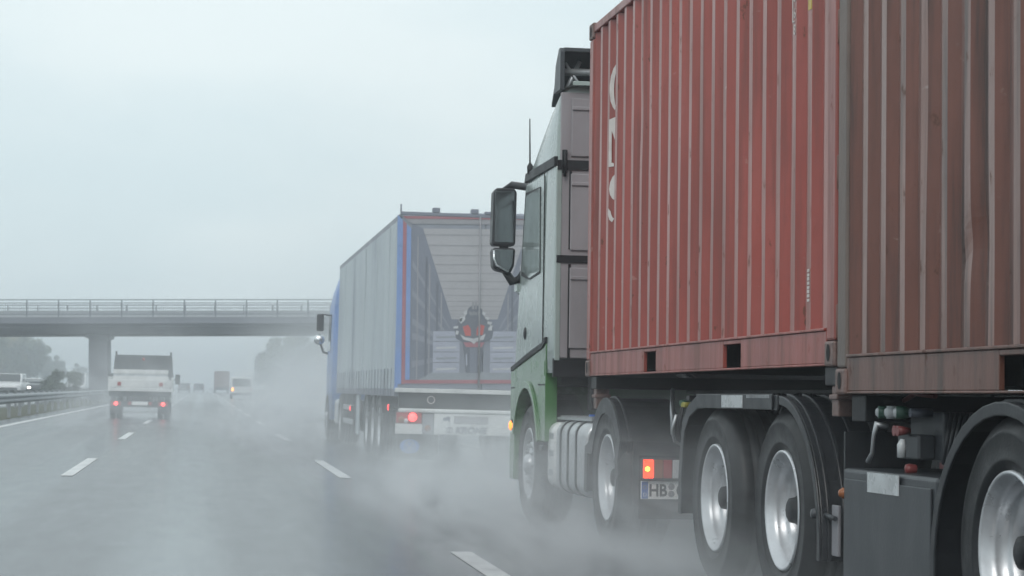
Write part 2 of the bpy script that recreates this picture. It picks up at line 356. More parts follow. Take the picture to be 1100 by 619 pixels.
for yy in (BY - .45, BY + 9.45):
    z0 = zb + 1.13; x = -73.6; p0 = None
    while x < 69:
        if p0 is None: p0 = B((x - .04, yy - .04, z0), (x + .04, yy + .04, z0 + 1.17)).build("railing_post", "rail", br); px = x
        else:
            c = p0.copy(); COL.objects.link(c); c.location = (x - px, 0, 0)
        x += 2.13
    B((-74, yy - .045, z0 + 1.171), (69, yy + .045, z0 + 1.235)).build("handrail", "rail", br)
    B((-74, yy - .03, z0 + .96), (69, yy + .03, z0 + 1.01)).build("railing_bar", "rail", br)
    B((-74, yy - .03, z0 + .18), (69, yy + .03, z0 + .23)).build("railing_bar", "rail", br)
    mb = MB(); x = -73.9
    while x < 69: mb.box((x - .011, yy - .011, z0 + .23), (x + .011, yy + .011, z0 + .96)); x += .152
    mb.build("balusters", "rail", br)["kind"] = "stuff"
for yy in (BY + .95, BY + 8.05):
    mb = MB().box((-74, yy - .03, zb + 1.33), (69, yy + .03, zb + 1.63)); x = -73
    while x < 69: mb.box((x - .04, yy - .05, zb + 1.15), (x + .04, yy + .05, zb + 1.33)); x += 4
    mb.build("bridge_guardrail", "steel", br)

# ------------------------------------------------------------------ trees
def crown_mesh(name, h, r, zc, n, seed, leaf=.42, m="leaf"):
    rd = random.Random(seed); mb = MB(); clumps = []
    for k in range(26):
        a = rd.uniform(0, 6.28); e = rd.uniform(-.8, 1); q = rd.uniform(.35, 1) ** .6
        ce = math.sqrt(max(0, 1 - e * e * .8))
        clumps.append((Vector((math.cos(a) * r * q * ce, math.sin(a) * r * q * ce, zc + e * h * q * .9)), rd.uniform(.22, .42) * r))
    for k in range(n):
        c, cr = rd.choice(clumps)
        d = Vector((rd.gauss(0, 1), rd.gauss(0, 1), rd.gauss(0, .8))).normalized() * cr * rd.uniform(.55, 1.08)
        p = c + d; nn = (d.normalized() + Vector((rd.uniform(-.7, .7), rd.uniform(-.7, .7), rd.uniform(-.2, .9)))).normalized()
        u = nn.orthogonal().normalized(); u = (Matrix.Rotation(rd.uniform(0, 6.28), 3, nn) @ u); v = nn.cross(u); s = leaf * rd.uniform(.6, 1.3)
        mb.add([p - u * s * .5, p + v * s * .32, p + u * s * .5, p - v * s * .32], [(0, 1, 2, 3)], False)
    return mb
def make_tree(name, label, cat, x, y, h, r, seed, m="leaf", group=None, n=5200, trunk=True):
    t = thing(name, label, cat, (0, 0, 0), group=group)
    if trunk:
        mb = MB().tube([(0, 0, -.1), (.05, 0, h * .3), (0, .1, h * .8)], [.05 * r + .08, .04 * r + .05, .03])
        rd = random.Random(seed)
        for k in range(6):
            a = rd.uniform(0, 6.28); z = h * rd.uniform(.28, .6); mb.tube([(0, 0, z), (math.cos(a) * r * .35, math.sin(a) * r * .35, z + h * .14), (math.cos(a) * r * .7, math.sin(a) * r * .7, z + h * .22)], [.07, .05, .02], 6)
        mb.build("trunk", "bark", t)
        crown_mesh("crown", h * .42, r, h * .58, n, seed).build("crown", m, t)
    else:
        crown_mesh("crown", h * .5, r, h * .46, n, seed, .15).build("foliage", m, t)
        MB().tube([(0, 0, -.1), (0, 0, h * .5)], [.06, .03], 6).build("stem", "bark", t)
    t.location = (x, y, 0); return t
G1 = "trees on the slope left of the motorway"; G2 = "hazy trees on the right verge ahead"
tl = [make_tree("broadleaf_tree", "yellowing broadleaf tree in the hazy wood left of the bridge pier", "tree", -38, 345, 10.6, 3.9, 3, "leaf_y", G1),
      make_tree("broadleaf_tree", "dark green tree in the hazy wood left of the bridge pier", "tree", -33.5, 338, 10.8, 3.7, 5, "leaf", G1),
      make_tree("broadleaf_tree", "dark low tree at the downhill end of the wood left of the bridge pier", "tree", -28.5, 350, 8.6, 3.2, 9, "leaf_d", G1)]
for i, x, y, s in ((0, -43, 350, 1.05), (1, -41, 362, 1.1), (2, -36, 372, 1.2), (0, -31, 352, .93), (1, -47, 366, 1.1), (1, -29.4, 372, .92), (2, -31.5, 398, .85), (2, -27.6, 410, .72), (2, -29, 430, .72), (0, -36, 352, 1.0), (1, -52, 360, 1.1), (0, -57, 372, 1.1), (2, -24.5, 440, .6), (2, -33, 330, .75), (2, -38, 328, .7), (2, -43, 330, .72), (2, -27.8, 335, .6)):
    c = clone(tl[i], loc=(x, y, 0)); c["label"] = "broadleaf tree in the hazy wood on the slope left of the bridge pier"; c.scale = (s, s, s * random.uniform(.94, 1.06)); c.rotation_euler.z = random.uniform(0, 6)
tr = [make_tree("broadleaf_tree", "faint broadleaf tree half lost in haze on the right verge", "tree", 12.5, 330, 9.4, 3.2, 15, "leaf", G2),
      make_tree("broadleaf_tree", "faint broadleaf tree half lost in haze on the right verge", "tree", 15, 300, 8.2, 3.0, 21, "leaf_d", G2)]
for i, x, y, s in ((0, 17.5, 325, .95), (1, 11.5, 350, .9), (0, 14, 350, .9), (1, 17.6, 290, 1.05), (0, 18.6, 270, .95), (1, 19.5, 250, .95), (0, 21, 310, 1.05), (1, 12.6, 395, .95), (1, 20, 230, .9), (0, 24, 250, .95), (1, 13, 420, 1.0), (0, 22, 282, 1.05), (1, 15.4, 272, .6), (1, 13.4, 312, .62), (0, 26, 225, 1.0), (1, 16.6, 240, .55), (0, 28, 200, 1.0), (1, 31, 180, 1.0), (0, 35, 165, 1.0)):
    c = clone(tr[i], loc=(x, y, 0)); c.scale = (s, s, s * random.uniform(.92, 1.06)); c.rotation_euler.z = random.uniform(0, 6)
make_tree("bush", "dark rounded bush on the median beside the bridge pier", "bush", -8.55, 137, 2.1, 1.15, 33, "leaf_d", n=4200, trunk=False)
make_tree("bush", "low bush on the median nearer than the bridge pier bush", "bush", -8.7, 133.5, 1.2, .7, 34, "leaf_d", n=1600, trunk=False)

# ------------------------------------------------------------------ wheels (built once per kind, then copied)
def tyre_profile(w, r):
    p = [(.302, .035), (.318, .010), (.345, -.004), (.352, -.009), (.360, -.004), (.40, -.012), (.445, -.010), (.452, -.014), (.462, -.007), (.487, .006), (r - .018, .022), (r - .004, .038)]
    g = []; n = 5
    for k in range(n):
        a = .045 + (w - .09) * k / n; b = .045 + (w - .09) * (k + 1) / n
        g += [(r, a + .006), (r + .001, b - .008), (r - .013, b - .005), (r - .013, b + .003)]
    return p + g[:-2] + [(q, w - o) for q, o in p[::-1]]
RIM_DEEP = [(.300, .045), (.312, .020), (.309, .002), (.300, -.002), (.292, .006), (.286, .022), (.270, .034), (.265, .060), (.264, .098), (.252, .108), (.243, .118), (.240, .17), (.232, .196), (.205, .204), (.16, .196), (.135, .186), (.125, .172), (.0, .172)]
RIM_FLAT = [(.300, .045), (.312, .020), (.309, .002), (.300, -.002), (.290, .008), (.282, .03), (.262, .042), (.255, .075), (.240, .080), (.222, .048), (.19, .022), (.165, .014), (.150, .022), (.125, .022), (.12, .012), (.0, .012)]
def make_wheel(w, r, rim, hub, hole_r, hole_o, hubcol="black", nuts=True):
    o = MB().lathe(rim, (0, 0, 0), 48); rb = o
    rb.m = 1
    for k in range(10):
        a = 2 * math.pi * k / 10; c = (hole_o, hole_r * math.cos(a), hole_r * math.sin(a))
        ring = [(c[0] + .004 - .006, c[1] + .021 * math.cos(t), c[2] + .021 * math.sin(t)) for t in [2 * math.pi * j / 10 for j in range(10)]]
        rb.add(ring, [tuple(range(10))], False)
    wh = rb.build("wheel", ["rim", "hole"])
    t = MB().lathe(tyre_profile(w, r), (0, 0, 0), 72).build("tyre", "tyre"); t.parent = wh
    hb = MB().lathe(hub, (0, 0, 0), 24)
    hb.build("hub", hubcol).parent = wh
    if nuts:
        nb = MB(); rr = hole_r * .80; oo = hole_o - .004
        for k in range(10):
            a = 2 * math.pi * (k + .5) / 10; nb.lathe([(0, -.030), (.010, -.030), (.014, -.022), (.014, .006)], (oo, rr * math.cos(a), rr * math.sin(a)), 6, smooth=False)
        nb.build("wheel_nuts", "steel").parent = wh
    return wh
def put_wheel(proto, parent, x, y, z, right=False):
    c = clone(proto, parent); b = BASE.get(parent.name, Vector()); c.location = Vector((x, y, z)) - b
    c.rotation_euler = (random.uniform(0, 6), 0, math.pi if right else 0); return c
def retire(proto):
    for k in kids(proto): bpy.data.objects.remove(k)
    bpy.data.objects.remove(proto)
HUB_DEEP = [(0, .035), (.045, .036), (.062, .045), (.068, .075), (.075, .085), (.088, .105), (.092, .14), (.118, .15), (.122, .175)]
HUB_FLAT = [(0, -.045), (.05, -.043), (.075, -.03), (.085, -.008), (.09, .02)]
w_deep = make_wheel(.37, .525, RIM_DEEP, HUB_DEEP, .182, .197)
w_steer = make_wheel(.31, .520, RIM_FLAT, HUB_FLAT, .205, .026, "rim")

def fender(name, poly, x0, x1, parent, m="plastic", th=.018, lip=.05, ribs=()):
    n = len(poly); pts = [Vector(p) for p in poly]; nr = []
    for i in range(n):
        d = (pts[min(i + 1, n - 1)] - pts[max(i - 1, 0)]).normalized(); nr.append(Vector((d.y, -d.x)))
    if sum((nr[i].y) for i in range(n)) < 0: nr = [-v for v in nr]
    def strip(mb, xa, xb, up, dn):
        mb.prism([tuple(pts[i] + nr[i] * up) for i in range(n)] + [tuple(pts[i] - nr[i] * dn) for i in range(n)][::-1], 0, xa, xb)
    mb = MB(); strip(mb, x0 + .013, x1, 0, th); strip(mb, x0, x0 + .012, .004, lip)
    for a in ribs: strip(mb, x0 + a, x0 + a + .025, .016, .002)
    return mb.build(name, m, parent, .006, 2, edge=.9)
def arc(yc, zc, r, a0, a1, n=12): return [(yc + r * math.cos(R(a0 + (a1 - a0) * i / n)), zc + r * math.sin(R(a0 + (a1 - a0) * i / n))) for i in range(n + 1)]

# ------------------------------------------------------------------ containers
def container(t, xl, y0, y1, z0, z1, m, mr, mp, pockets, n_per, dents=(), rail_h=.168, hinges=()):
    xr = xl + 2.44; pd = .135; ch, cl_, cw = .118, .178, .162
    # corner castings and posts
    cb = {}
    for x, sx in ((xl, 1), (xr, -1)):
        for y, sy in ((y0, 1), (y1, -1)):
            for z, sz in ((z0, 1), (z1, -1)):
                o = MB().box((x - sx * .006, y - sy * .005, z - sz * .004), (x + sx * cw, y + sy * cl_ * .8, z + sz * ch)).build("corner_casting", "cast", t, .012)
                hy, hz = y + sy * cl_ * .4, z + sz * ch * .52
                ring = [(x - sx * .0085, hy + .027 * math.cos(a), hz + .042 * math.sin(a)) for a in [2 * math.pi * j / 14 for j in range(14)]]
                MB().add(ring, [tuple(range(14))]).build("aperture", "hole", o)
            MB().box((x + sx * .002, y + sy * .001, z0 + ch + .002), (x + sx * .11, y + sy * pd, z1 - ch - .002)).build("corner_post", mp, t, .012)
    ya, yb = y0 + cl_ * .8 + .001, y1 - cl_ * .8 - .001; yp0, yp1 = y0 + pd + .001, y1 - pd - .001
    # bottom rails with fork pockets
    for x, s in ((xl, 1), (xr, -1)):
        mb = MB(); cur = ya; zt = z0 + rail_h
        for a, b in sorted(pockets):
            mb.box((x + s * .006, cur, z0 + .012), (x + s * .03, a, zt)); mb.box((x + s * .006, a + .0005, z0 + rail_h * .86), (x + s * .03, b - .0005, zt - .001)); cur = b
        mb.box((x + s * .006, cur, z0 + .012), (x + s * .03, yb, zt))
        mb.box((x - s * .004, ya + .01, zt + .001), (x + s * .05, yb - .01, zt + .014)); mb.box((x + s * .002, ya + .005, z0), (x + s * .06, yb - .005, z0 + .011))
        mb.build("bottom_rail", mr, t, .003, 1)
        for a, b in pockets:
            B((x + s * .10, a + .002, z0 + .013), (x + s * .104, b - .002, z0 + rail_h * .86)).build("fork_pocket", "hole", t)
        mb = MB().box((x + s * .004, ya, z1 - .075), (x + s * .06, yb, z1 - .012)); mb.build("top_rail", mr, t, .008)
        # corrugated wall
        pitch = (yp1 - yp0 - .03) / n_per; line = [(yp0, .02)]; y = yp0 + .015
        for k in range(n_per):
            f = pitch / .278
            line += [(y, .014), (y + .070 * f, .014), (y + .139 * f, .050), (y + .209 * f, .050)]; y += pitch
        line += [(yp1 - .012, .014), (yp1, .02)]
        nz = 56 if s == 1 else 1; za, zb_ = zt + .016, z1 - .076; vs = []; rd = random.Random(5); wob = [rd.uniform(-.003, .003) for _ in line]
        for j in range(nz + 1):
            z = za + (zb_ - za) * j / nz
            for i, (yy, d) in enumerate(line):
                q = 0
                for (dy, dz, sy_, sz_, amp) in dents: q += amp * math.exp(-((yy - dy) / sy_) ** 2 - ((z - dz) / sz_) ** 2)
                e = wob[i] * math.sin(3.1 * z + i * 1.7)
                vs.append((x + s * (d + q + e * .6), yy + e, z))
        m_ = len(line); fs = [(j * m_ + i, (j + 1) * m_ + i, (j + 1) * m_ + i + 1, j * m_ + i + 1) for j in range(nz) for i in range(m_ - 1)]
        if s == 1: fs = [f[::-1] for f in fs]
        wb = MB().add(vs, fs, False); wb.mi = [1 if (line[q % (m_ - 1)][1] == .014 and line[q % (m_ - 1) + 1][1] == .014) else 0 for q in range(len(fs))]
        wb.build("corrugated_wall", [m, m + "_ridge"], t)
    B((xl + .062, y0 + .02, z1 - .05), (xr - .062, y1 - .02, z1 - .02)).build("roof", m, t)
    B((xl + .106, y0 + .02, z0 + .03), (xr - .106, y1 - .02, z0 + .15)).build("floor", "black", t)
    mb = MB(); x = xl + .115; line = []
    while x < xr - .3:
        line += [(x, y1 - .02), (x + .06, y1 - .02), (x + .12, y1 - .06), (x + .18, y1 - .06)]; x += .24
    line.append((xr - .112, y1 - .02)); m_ = len(line)
    mb.add([(a, b, z) for z in (z0 + .15, z1 - .06) for a, b in line], [(i, i + 1, m_ + i + 1, m_ + i) for i in range(m_ - 1)], False).build("front_wall", m, t)
    xm = (xl + xr) / 2
    for a, b in ((xl + .114, xm - .004), (xm + .004, xr - .114)):
        d = MB().box((a, y0 + .03, z0 + .13), (b, y0 + .07, z1 - .12)).build("door", m, t, .008)
        for q in (.3, .72):
            MB().tube([(a + (b - a) * q, y0 + .008, z0 + .05), (a + (b - a) * q, y0 + .008, z1 - .05)], .016, 8).build("lock_rod", "steel", d)
    B((xl + .164, y0 + .012, z0 + .02), (xr - .164, y0 + .08, z0 + .125)).build("door_sill", mr, t); B((xl + .164, y0 + .012, z1 - .115), (xr - .164, y0 + .08, z1 - .01)).build("door_header", mr, t)
    for hz in hinges:
        MB().box((xl + .012, y0 - .012, hz - .085), (xl + .09, y0 - .002, hz + .085)).tube([(xl + .014, y0 - .012, hz - .08), (xl + .014, y0 - .012, hz + .08)], .010, 8).build("door_hinge", "brown_rail", t, .003)
XL = 3.13; XC = XL + 1.22
c1 = thing("shipping_container", "red corrugated shipping container with white lettering, loaded just behind the green truck's cab", "container", (XC, 12.86, 1.262), True, "shipping containers on the truck's trailers")
container(c1, XL, 9.775, 15.86, 1.262, 3.925, "red", "red_rail", "red_rail", [(11.47, 11.85), (13.55, 13.90)], 21, dents=((12.3, 2.2, .09, .3, .010), (14.1, 3.0, .07, .25, .009), (11.2, 1.75, .08, .2, .012), (10.6, 2.5, .06, .4, .007)), hinges=(1.47, 2.18, 2.88, 3.52))
c2 = thing("shipping_container", "weathered brown shipping container with dents, nearest the camera behind the red one", "container", (XC, 6.65, 1.128), True, "shipping containers on the truck's trailers")
container(c2, XL - .005, 3.62, 9.727, 1.128, 3.79, "brown", "brown_rail", "post", [(4.95, 5.3), (7.30, 7.74)], 23, dents=((8.17, 1.66, .05, .06, .014), (8.04, 1.72, .05, .10, .012), (7.95, 1.70, .10, .25, .009), (8.55, 2.4, .06, .5, .010)))
# the letters still showing on one corrugation of the red container
def rib_frame():
    pitch = (15.86 - .136 - (9.775 + .136) - .03) / 21; f = pitch / .278; k = 17
    while True:
        ya = 9.775 + .136 + .015 + pitch * k
        if ya > 14.94: break
        k += 1
    return ya, ya - pitch + .209 * f        # outer edge of the rearward web, its inner edge
yo, yi = rib_frame()
def letter(name, pts):      # pts in (share across the web from its outer edge, height)
    vs = []
    for u, z in pts: vs.append((XL + .014 + .036 * u - .0035, yo + (yi - yo) * u - .003, z))
    MB().add(vs, [tuple(range(len(vs)))], False).build(name, "wlet", c1)
def zpx(y): return 1.079 + (424 - y) / 152.
def cres(pa, pb): return [(u, zpx(y)) for u, y in pa] + [(u, zpx(y)) for u, y in pb[::-1]]
letter("letter", cres([(1, 53), (.55, 58), (.2, 66), (.04, 76), (.04, 84), (.2, 94), (.55, 101), (.85, 104.5)], [(1, 62), (.85, 66), (.72, 73), (.68, 80), (.70, 87), (.78, 93), (.88, 98), (.98, 101)]))
letter("letter", [(0, zpx(114)), (.95, zpx(112)), (.98, zpx(139)), (.42, zpx(127)), (.44, zpx(162)), (.8, zpx(163)), (.8, zpx(166.5)), (0, zpx(166.5))])
letter("letter", [(1, zpx(175)), (.6, zpx(178)), (.25, zpx(184)), (.12, zpx(191)), (.25, zpx(197)), (.6, zpx(202)), (1, zpx(204))])
letter("letter", cres([(.02, 212), (0, 219), (.2, 225), (.6, 228)], [(.4, 216), (.5, 220), (.7, 223), (.95, 224)]))
# little marks at the right end of the red container, on its last corrugations
def side_px(px, py, x=XL): # a place on the container's side as read off the photograph, in metres along it and up
    y = x * 2300. / (px - 178.); return y, 1.079 + (424 - py) * y / 2300.
pl = lambda x, y, z: Matrix.Translation((x, y, z)) @ FACE_LEFT
def flat_y(y):
    pitch = (15.86 - .136 - (9.775 + .136) - .03) / 21; k = round((y - (9.775 + .151)) / pitch); return 9.775 + .151 + pitch * k
y8 = flat_y(10.47)
B((XL + .0105, y8 + .058, 3.03), (XL + .0135, y8 + .066, 3.5)).build("stencil_line", "wlet", c1)
B((XL + .0107, y8 + .030, 3.03), (XL + .0135, y8 + .0575, 3.038)).build("stencil_line", "wlet", c1)
for i, ch in enumerate("868"): text_mesh(ch, .075, "stencil_digit", "wlet", c1, pl(XL + .0125, y8 + .048, 2.965 + .085 * i))
y9 = flat_y(10.24)
B((XL + .0105, y9 + .008, 3.045), (XL + .0135, y9 + .062, 3.5)).build("warning_sticker", "yellow", c1)
y10 = flat_y(10.24)
mb = MB()
for i in range(8): mb.box((XL + .0105, y10 + .018, 1.585 + .021 * i), (XL + .0135, y10 + .052, 1.598 + .021 * i + .002 * (i % 3)))
mb.build("small_print", "wlet", c1)

# ------------------------------------------------------------------ trailer 1 (under the red container)
t1 = thing("container_trailer", "black two-axle container trailer with wide wheel fenders under the red container", "trailer", (XC, 12.5, 0), True, "container trailers behind the green truck")
mb = MB()
for xa in (XC - .50, XC + .38): mb.box((xa, 9.70, 1.14), (xa + .12, 15.6, 1.165)).box((xa + .05, 9.75, .86), (xa + .07, 15.6, 1.139)).box((xa, 9.75, .835), (xa + .12, 13.9, .859))
for y in (10.2, 11.2, 12.2, 13.2, 14.2, 15.2): mb.box((XC - .449, y, .90), (XC + .429, y + .08, 1.12))
mb.build("chassis_frame", "black", t1, .004, 1)
for y in (9.78, 15.55): MB().box((XL + .02, y, 1.167), (XL + 2.42, y + .2, 1.258)).build("bolster", "black", t1, .006)
for s in (0, 1):
    x = XL + .03 + s * 2.28
    for y in (9.80, 15.60): MB().box((x, y, 1.02), (x + .10, y + .10, 1.166)).box((x - .012, y - .012, 1.10), (x + .112, y + .112, 1.125)).build("twistlock_bracket", "cast", t1, .006)
AX = (10.68, 12.05)
for y in AX:
    MB().tube([(XL + .2, y, .53), (XL + 2.2, y, .53)], .07, 12).box((XL + .55, y - .3, .58), (XL + .65, y + .3, .72)).box((XL + 1.79, y - .3, .58), (XL + 1.89, y + .3, .72)).build("axle", "black", t1)
    put_wheel(w_deep, t1, XL + .012, y, .53); put_wheel(w_deep, t1, XL + 2.428, y, .53, True)
    MB().lathe([(.04, 0), (.10, 0), (.11, .03), (.11, .12), (.09, .16), (0, .16)], (XL + .62, y - .28, .80), 16, ax=1).build("air_bellow", "tyre", t1)
fp = [(12.79, .40), (12.79, .62), (12.76, .80), (12.71, .95), (12.56, 1.06), (12.36, 1.112), (12.1, 1.122), (11.5, 1.122), (10.66, 1.118)]
for s, x in ((0, XL - .02), (1, XL + 2.05)):
    fender("fender", fp, x, x + .40, t1, lip=.075)
    fender("fender", arc(10.63, .40, .715, 91, 186, 18), x - .004, x + .42, t1, lip=.045, ribs=(.04, .12, .22, .34))
mb = MB().box((XL - .032, 10.72, 1.045), (XL - .022, 12.32, 1.128)).build("fender_side_strip", "plastic", t1, .004)
mb = MB()
for k in range(16): mb.box((XL - .036, 10.76 + .028 * k, 1.105), (XL - .0325, 10.774 + .028 * k, 1.122))
mb.build("strip_grip", "steel", t1)
B((XL - .036, 11.28, 1.052), (XL - .0325, 11.72, 1.120)).build("pale_reflector", "reflector", t1)
MB().tube([(XL + .02, 10.0, .55), (XL + .0, 9.74, .54)], .012, 8).lathe([(0, -.028), (.022, -.024), (.028, 0), (.022, .024), (0, .028)], (XL - .012, 10.0, .55), 12).build("fender_bracket", "toolbox", t1)
MB().box((XL + .02, 9.76, .36), (XL + .035, 9.86, .60)).build("bracket_plate", "pr_rib", t1, .004)
MB().box((XL + .04, 9.72, .33), (XL + .40, 9.74, .95)).build("mud_flap", "plastic", t1)
MB().lathe([(0, 0), (.10, .0), (.13, .03), (.13, .75), (.10, .78), (0, .78)], (XL + .95, 13.2, .72), 20, ax=1).build("air_tank", "black", t1)
mb = MB().box((XL + .10, 13.02, .90), (XL + .24, 13.10, 1.12))
mb.build("valve_block", "black", t1, .006)
for k, (dy, c) in enumerate(((0, "hose_y"), (.05, "hosegreen"))):
    MB().tube([(XL + .04, 12.94 + dy, 1.06 + .012 * k), (XL + .10, 12.97 + dy, 1.06 + .012 * k)], .018, 8).build("air_coupling", c, t1)
    MB().tube([(XL + .045, 12.94 + dy, 1.05), (XL + .03, 12.96 + dy, .95), (XL + .06, 13.0 + dy, .84)], .008, 6).build("air_hose", "black", t1)
MB().tube([(XL + .02, 13.02, 1.0), (XL + .0, 13.05, .90), (XL + .03, 13.1, .83), (XL + .1, 13.1, .80)], .011, 6).build("hook", "steel", t1)
mb = MB()
for k in range(9): mb.tube([(XL + .35 + .02 * (k % 2), 11.2 + .09 * k, 1.13), (XL + .30, 11.24 + .09 * k, 1.02 - .02 * (k % 3)), (XL + .36, 11.30 + .09 * k, 1.13)], .012, 6)
mb.build("hose_loops", "plastic", t1)

# ------------------------------------------------------------------ trailer 2 (under the brown container)
t2 = thing("container_trailer", "black trailer under the brown container with grey toolbox and air valves", "trailer", (XC, 6.5, 0), True, "container trailers behind the green truck")
mb = MB()
for xa in (XC - .50, XC + .38): mb.box((xa, 2.4, 1.09), (xa + .12, 9.55, 1.115)).box((xa + .05, 2.4, .80), (xa + .07, 9.55, 1.089)).box((xa, 2.4, .775), (xa + .12, 9.5, .799))
for y in (3.2, 4.4, 5.6, 6.8, 8.0, 9.2): mb.box((XC - .449, y, .84), (XC + .429, y + .08, 1.07))
mb.build("chassis_frame", "black", t2, .004, 1)
for y in (3.66, 9.46): MB().box((XL + .05, y, 1.00), (XL + 2.39, y + .2, 1.122)).build("bolster", "black", t2, .006)
for y in (7.67, 6.36, 5.05):
    MB().tube([(XL + .2, y, .53), (XL + 2.2, y, .53)], .07, 12).build("axle", "black", t2)
    put_wheel(w_deep, t2, XL + .012, y, .53); put_wheel(w_deep, t2, XL + 2.428, y, .53, True)
    for s, x in ((0, XL - .02), (1, XL + 2.05)):
        fender("fender", [(y + .755, .36)] + [(y + .755 * math.cos(R(a)), .43 + .665 * math.sin(R(a))) for a in range(4, 180, 9)] + [(y - .755, .36)], x, x + .42, t2, lip=.05, ribs=(.05, .30))
tb = MB().box((XL + .01, 8.42, .20), (XL + .52, 9.66, .782)).build("toolbox", "toolbox", t2, .018, 3)
MB().box((XL - .001, 8.47, .25), (XL + .0085, 9.61, .735)).build("toolbox_lid", "toolbox", tb, .004)
B((XL - .0065, 8.85, .688), (XL - .0015, 9.26, .776)).build("pale_reflector", "reflector", t2)
MB().lathe([(0, -.014), (.014, -.012), (.020, -.004), (.021, 0), (.026, .004), (.026, .02)], (XL - .004, 9.64, .665), 14).build("side_lamp", "lamp_amber", t2)
MB().tube([(XL + .02, 9.70, .66), (XL + .06, 9.74, .74), (XL + .08, 9.74, .86)], .007, 6).build("lamp_cable", "black", t2)
vb = MB().box((XL + .20, 8.86, .84), (XL + .34, 9.28, 1.05)).box((XL + .12, 8.95, .84), (XL + .20, 9.22, .95)).build("valve_panel", "toolbox", t2, .01)
for y, c in ((9.34, "hosegreen"), (9.22, "reflector"), (9.10, "hosegreen")):
    MB().tube([(XL + .07, y, 1.045), (XL + .11, y - .01, 1.045), (XL + .13, y - .01, 1.045), (XL + .2, y - .015, 1.045)], [.030, .030, .020, .020], 12).build("air_coupling", c, t2)
    MB().lathe([(0, -.004), (.016, -.004), (.022, .003)], (XL + .066, y, 1.045), 12).build("coupling_face", "reflector", t2)
MB().tube([(XL + .10, 9.0, 1.045), (XL + .2, 9.0, 1.045)], .020, 10).build("air_coupling", "pr_dark", t2)
for y in (9.10, 9.055): MB().tube([(XL + .06, y, .965), (XL + .12, y, .965)], [.024, .014], 12).build("valve_knob", "knobred", t2)
MB().tube([(XL + .10, 9.29, .98), (XL + .05, 9.30, .99), (XL + .04, 9.31, .94), (XL + .04, 9.33, .86), (XL + .035, 9.37, .82)], [.012, .018, .010, .010, .013], 8).build("release_lever", "steel", t2)
MB().tube([(XL + .06, 8.98, .93), (XL + .055, 8.98, .905), (XL + .055, 8.98, .85)], [.010, .020, .020], 10).build("white_tag", "reflector", t2)
MB().lathe([(0, 0), (.02, .004), (.024, .02), (.02, .05)], (XL + .07, 8.98, .80), 12).build("valve_knob", "knobred", t2)
mb = MB()
for k in range(7): mb.tube([(XL + .22, 8.45 + .06 * k, 1.05), (XL + .18, 8.5 + .05 * k, .92 - .015 * k), (XL + .26, 8.55 + .06 * k, .82)], .010, 6)
mb.build("air_hoses", "plastic", t2)
MB().tube([(XL + .18, 8.9, 1.12), (XL + .16, 9.1, 1.13), (XL + .18, 9.3, 1.10)], .012, 6).build("orange_pipe", "knobred", t2)

# ------------------------------------------------------------------ tractor
tr_ = thing("articulated_truck", "truck with pale cab, green lower body and mirror arms pulling the two containers", "truck", (XC, 16.6, 0), True)
YB = 17.15
mb = MB()
for xa in (XC - .45, XC + .37): mb.box((xa, 13.75, .70), (xa + .08, 19.0, .98))
for y in (14.1, 15.9, 17.0): mb.box((XC - .369, y, .74), (XC + .369, y + .1, .94))
mb.box((XC - .5, 14.4, .985), (XC + .5, 15.7, 1.10)); mb.build("chassis_frame", "black", tr_, .004, 1)
def ring(z, yf, yr, hw, rf=.16, rr=.05, n=5):
    pts = []
    for (cx, cyy, r_, a0) in ((XC + hw - rf, yf - rf, rf, 0), (XC - hw + rf, yf - rf, rf, 90), (XC - hw + rr, yr + rr, rr, 180), (XC + hw - rr, yr + rr, rr, 270)):
        for i in range(n + 1):
            a = R(a0 + 90 * i / n); pts.append((cx + r_ * math.cos(a), cyy + r_ * math.sin(a), z))
    return pts
prof = [(1.30, 19.24, 1.235), (1.50, 19.22, 1.235), (1.9, 19.08, 1.235), (2.5, 18.88, 1.232), (2.95, 18.70, 1.228), (3.06, 18.62, 1.226), (3.14, 18.38, 1.225), (3.30, 18.02, 1.22), (3.46, 17.66, 1.21), (3.57, 17.40, 1.195), (3.635, 17.27, 1.17), (3.65, 17.22, 1.12)]
MB().loft([ring(z, yf, YB, hw) for z, yf, hw in prof]).build("cab", "cabpale", tr_)
# lower body in green with a wheel arch on each side
WY = 18.38
archp = [(17.46, 1.545), (17.46, .74), (17.78, .74)] + [(WY + .66 * math.cos(R(a)), .56 + .66 * math.sin(R(a))) for a in range(164, 34, -9)] + [(19.0, .92), (19.14, .80), (19.24, .80), (19.25, 1.15), (19.235, 1.345)]
for s, x in ((1, XC - 1.245), (-1, XC + 1.245)):
    MB().prism(archp, 0, x, x + s * .10).build("lower_side_panel", "green", tr_, .012)
    fl = [(WY + .69 * math.cos(R(a)), .55 + .69 * math.sin(R(a))) for a in range(20, 166, 8)]
    fender("wheel_arch", fl, x - s * .02 if s == 1 else x - .06, (x - s * .02 if s == 1 else x - .06) + .09, tr_, "green", th=.06, lip=.06)
    MB().prism([(19.0, .90), (19.05, .36), (19.28, .36), (19.30, .60), (19.27, .795), (19.13, .795)], 0, x + s * .002, x + s * .14).build("bumper_corner", "green", tr_, .02)
    fender("inner_mudguard", arc(WY, .53, .60, 20, 165, 14), x + (.10 if s == 1 else -.42), x + (.42 if s == 1 else -.10), tr_, lip=.02)
B((XC - 1.14, 19.02, .80), (XC + 1.14, 19.20, 1.299)).build("front_panel", "green", tr_, .02)
B((XC - 1.10, 19.06, .36), (XC + 1.10, 19.30, .795)).build("bumper", "green", tr_, .02)
B((XC - 1.14, 17.3, 1.20), (XC + 1.14, 19.0, 1.2995)).build("cab_floor", "black", tr_)
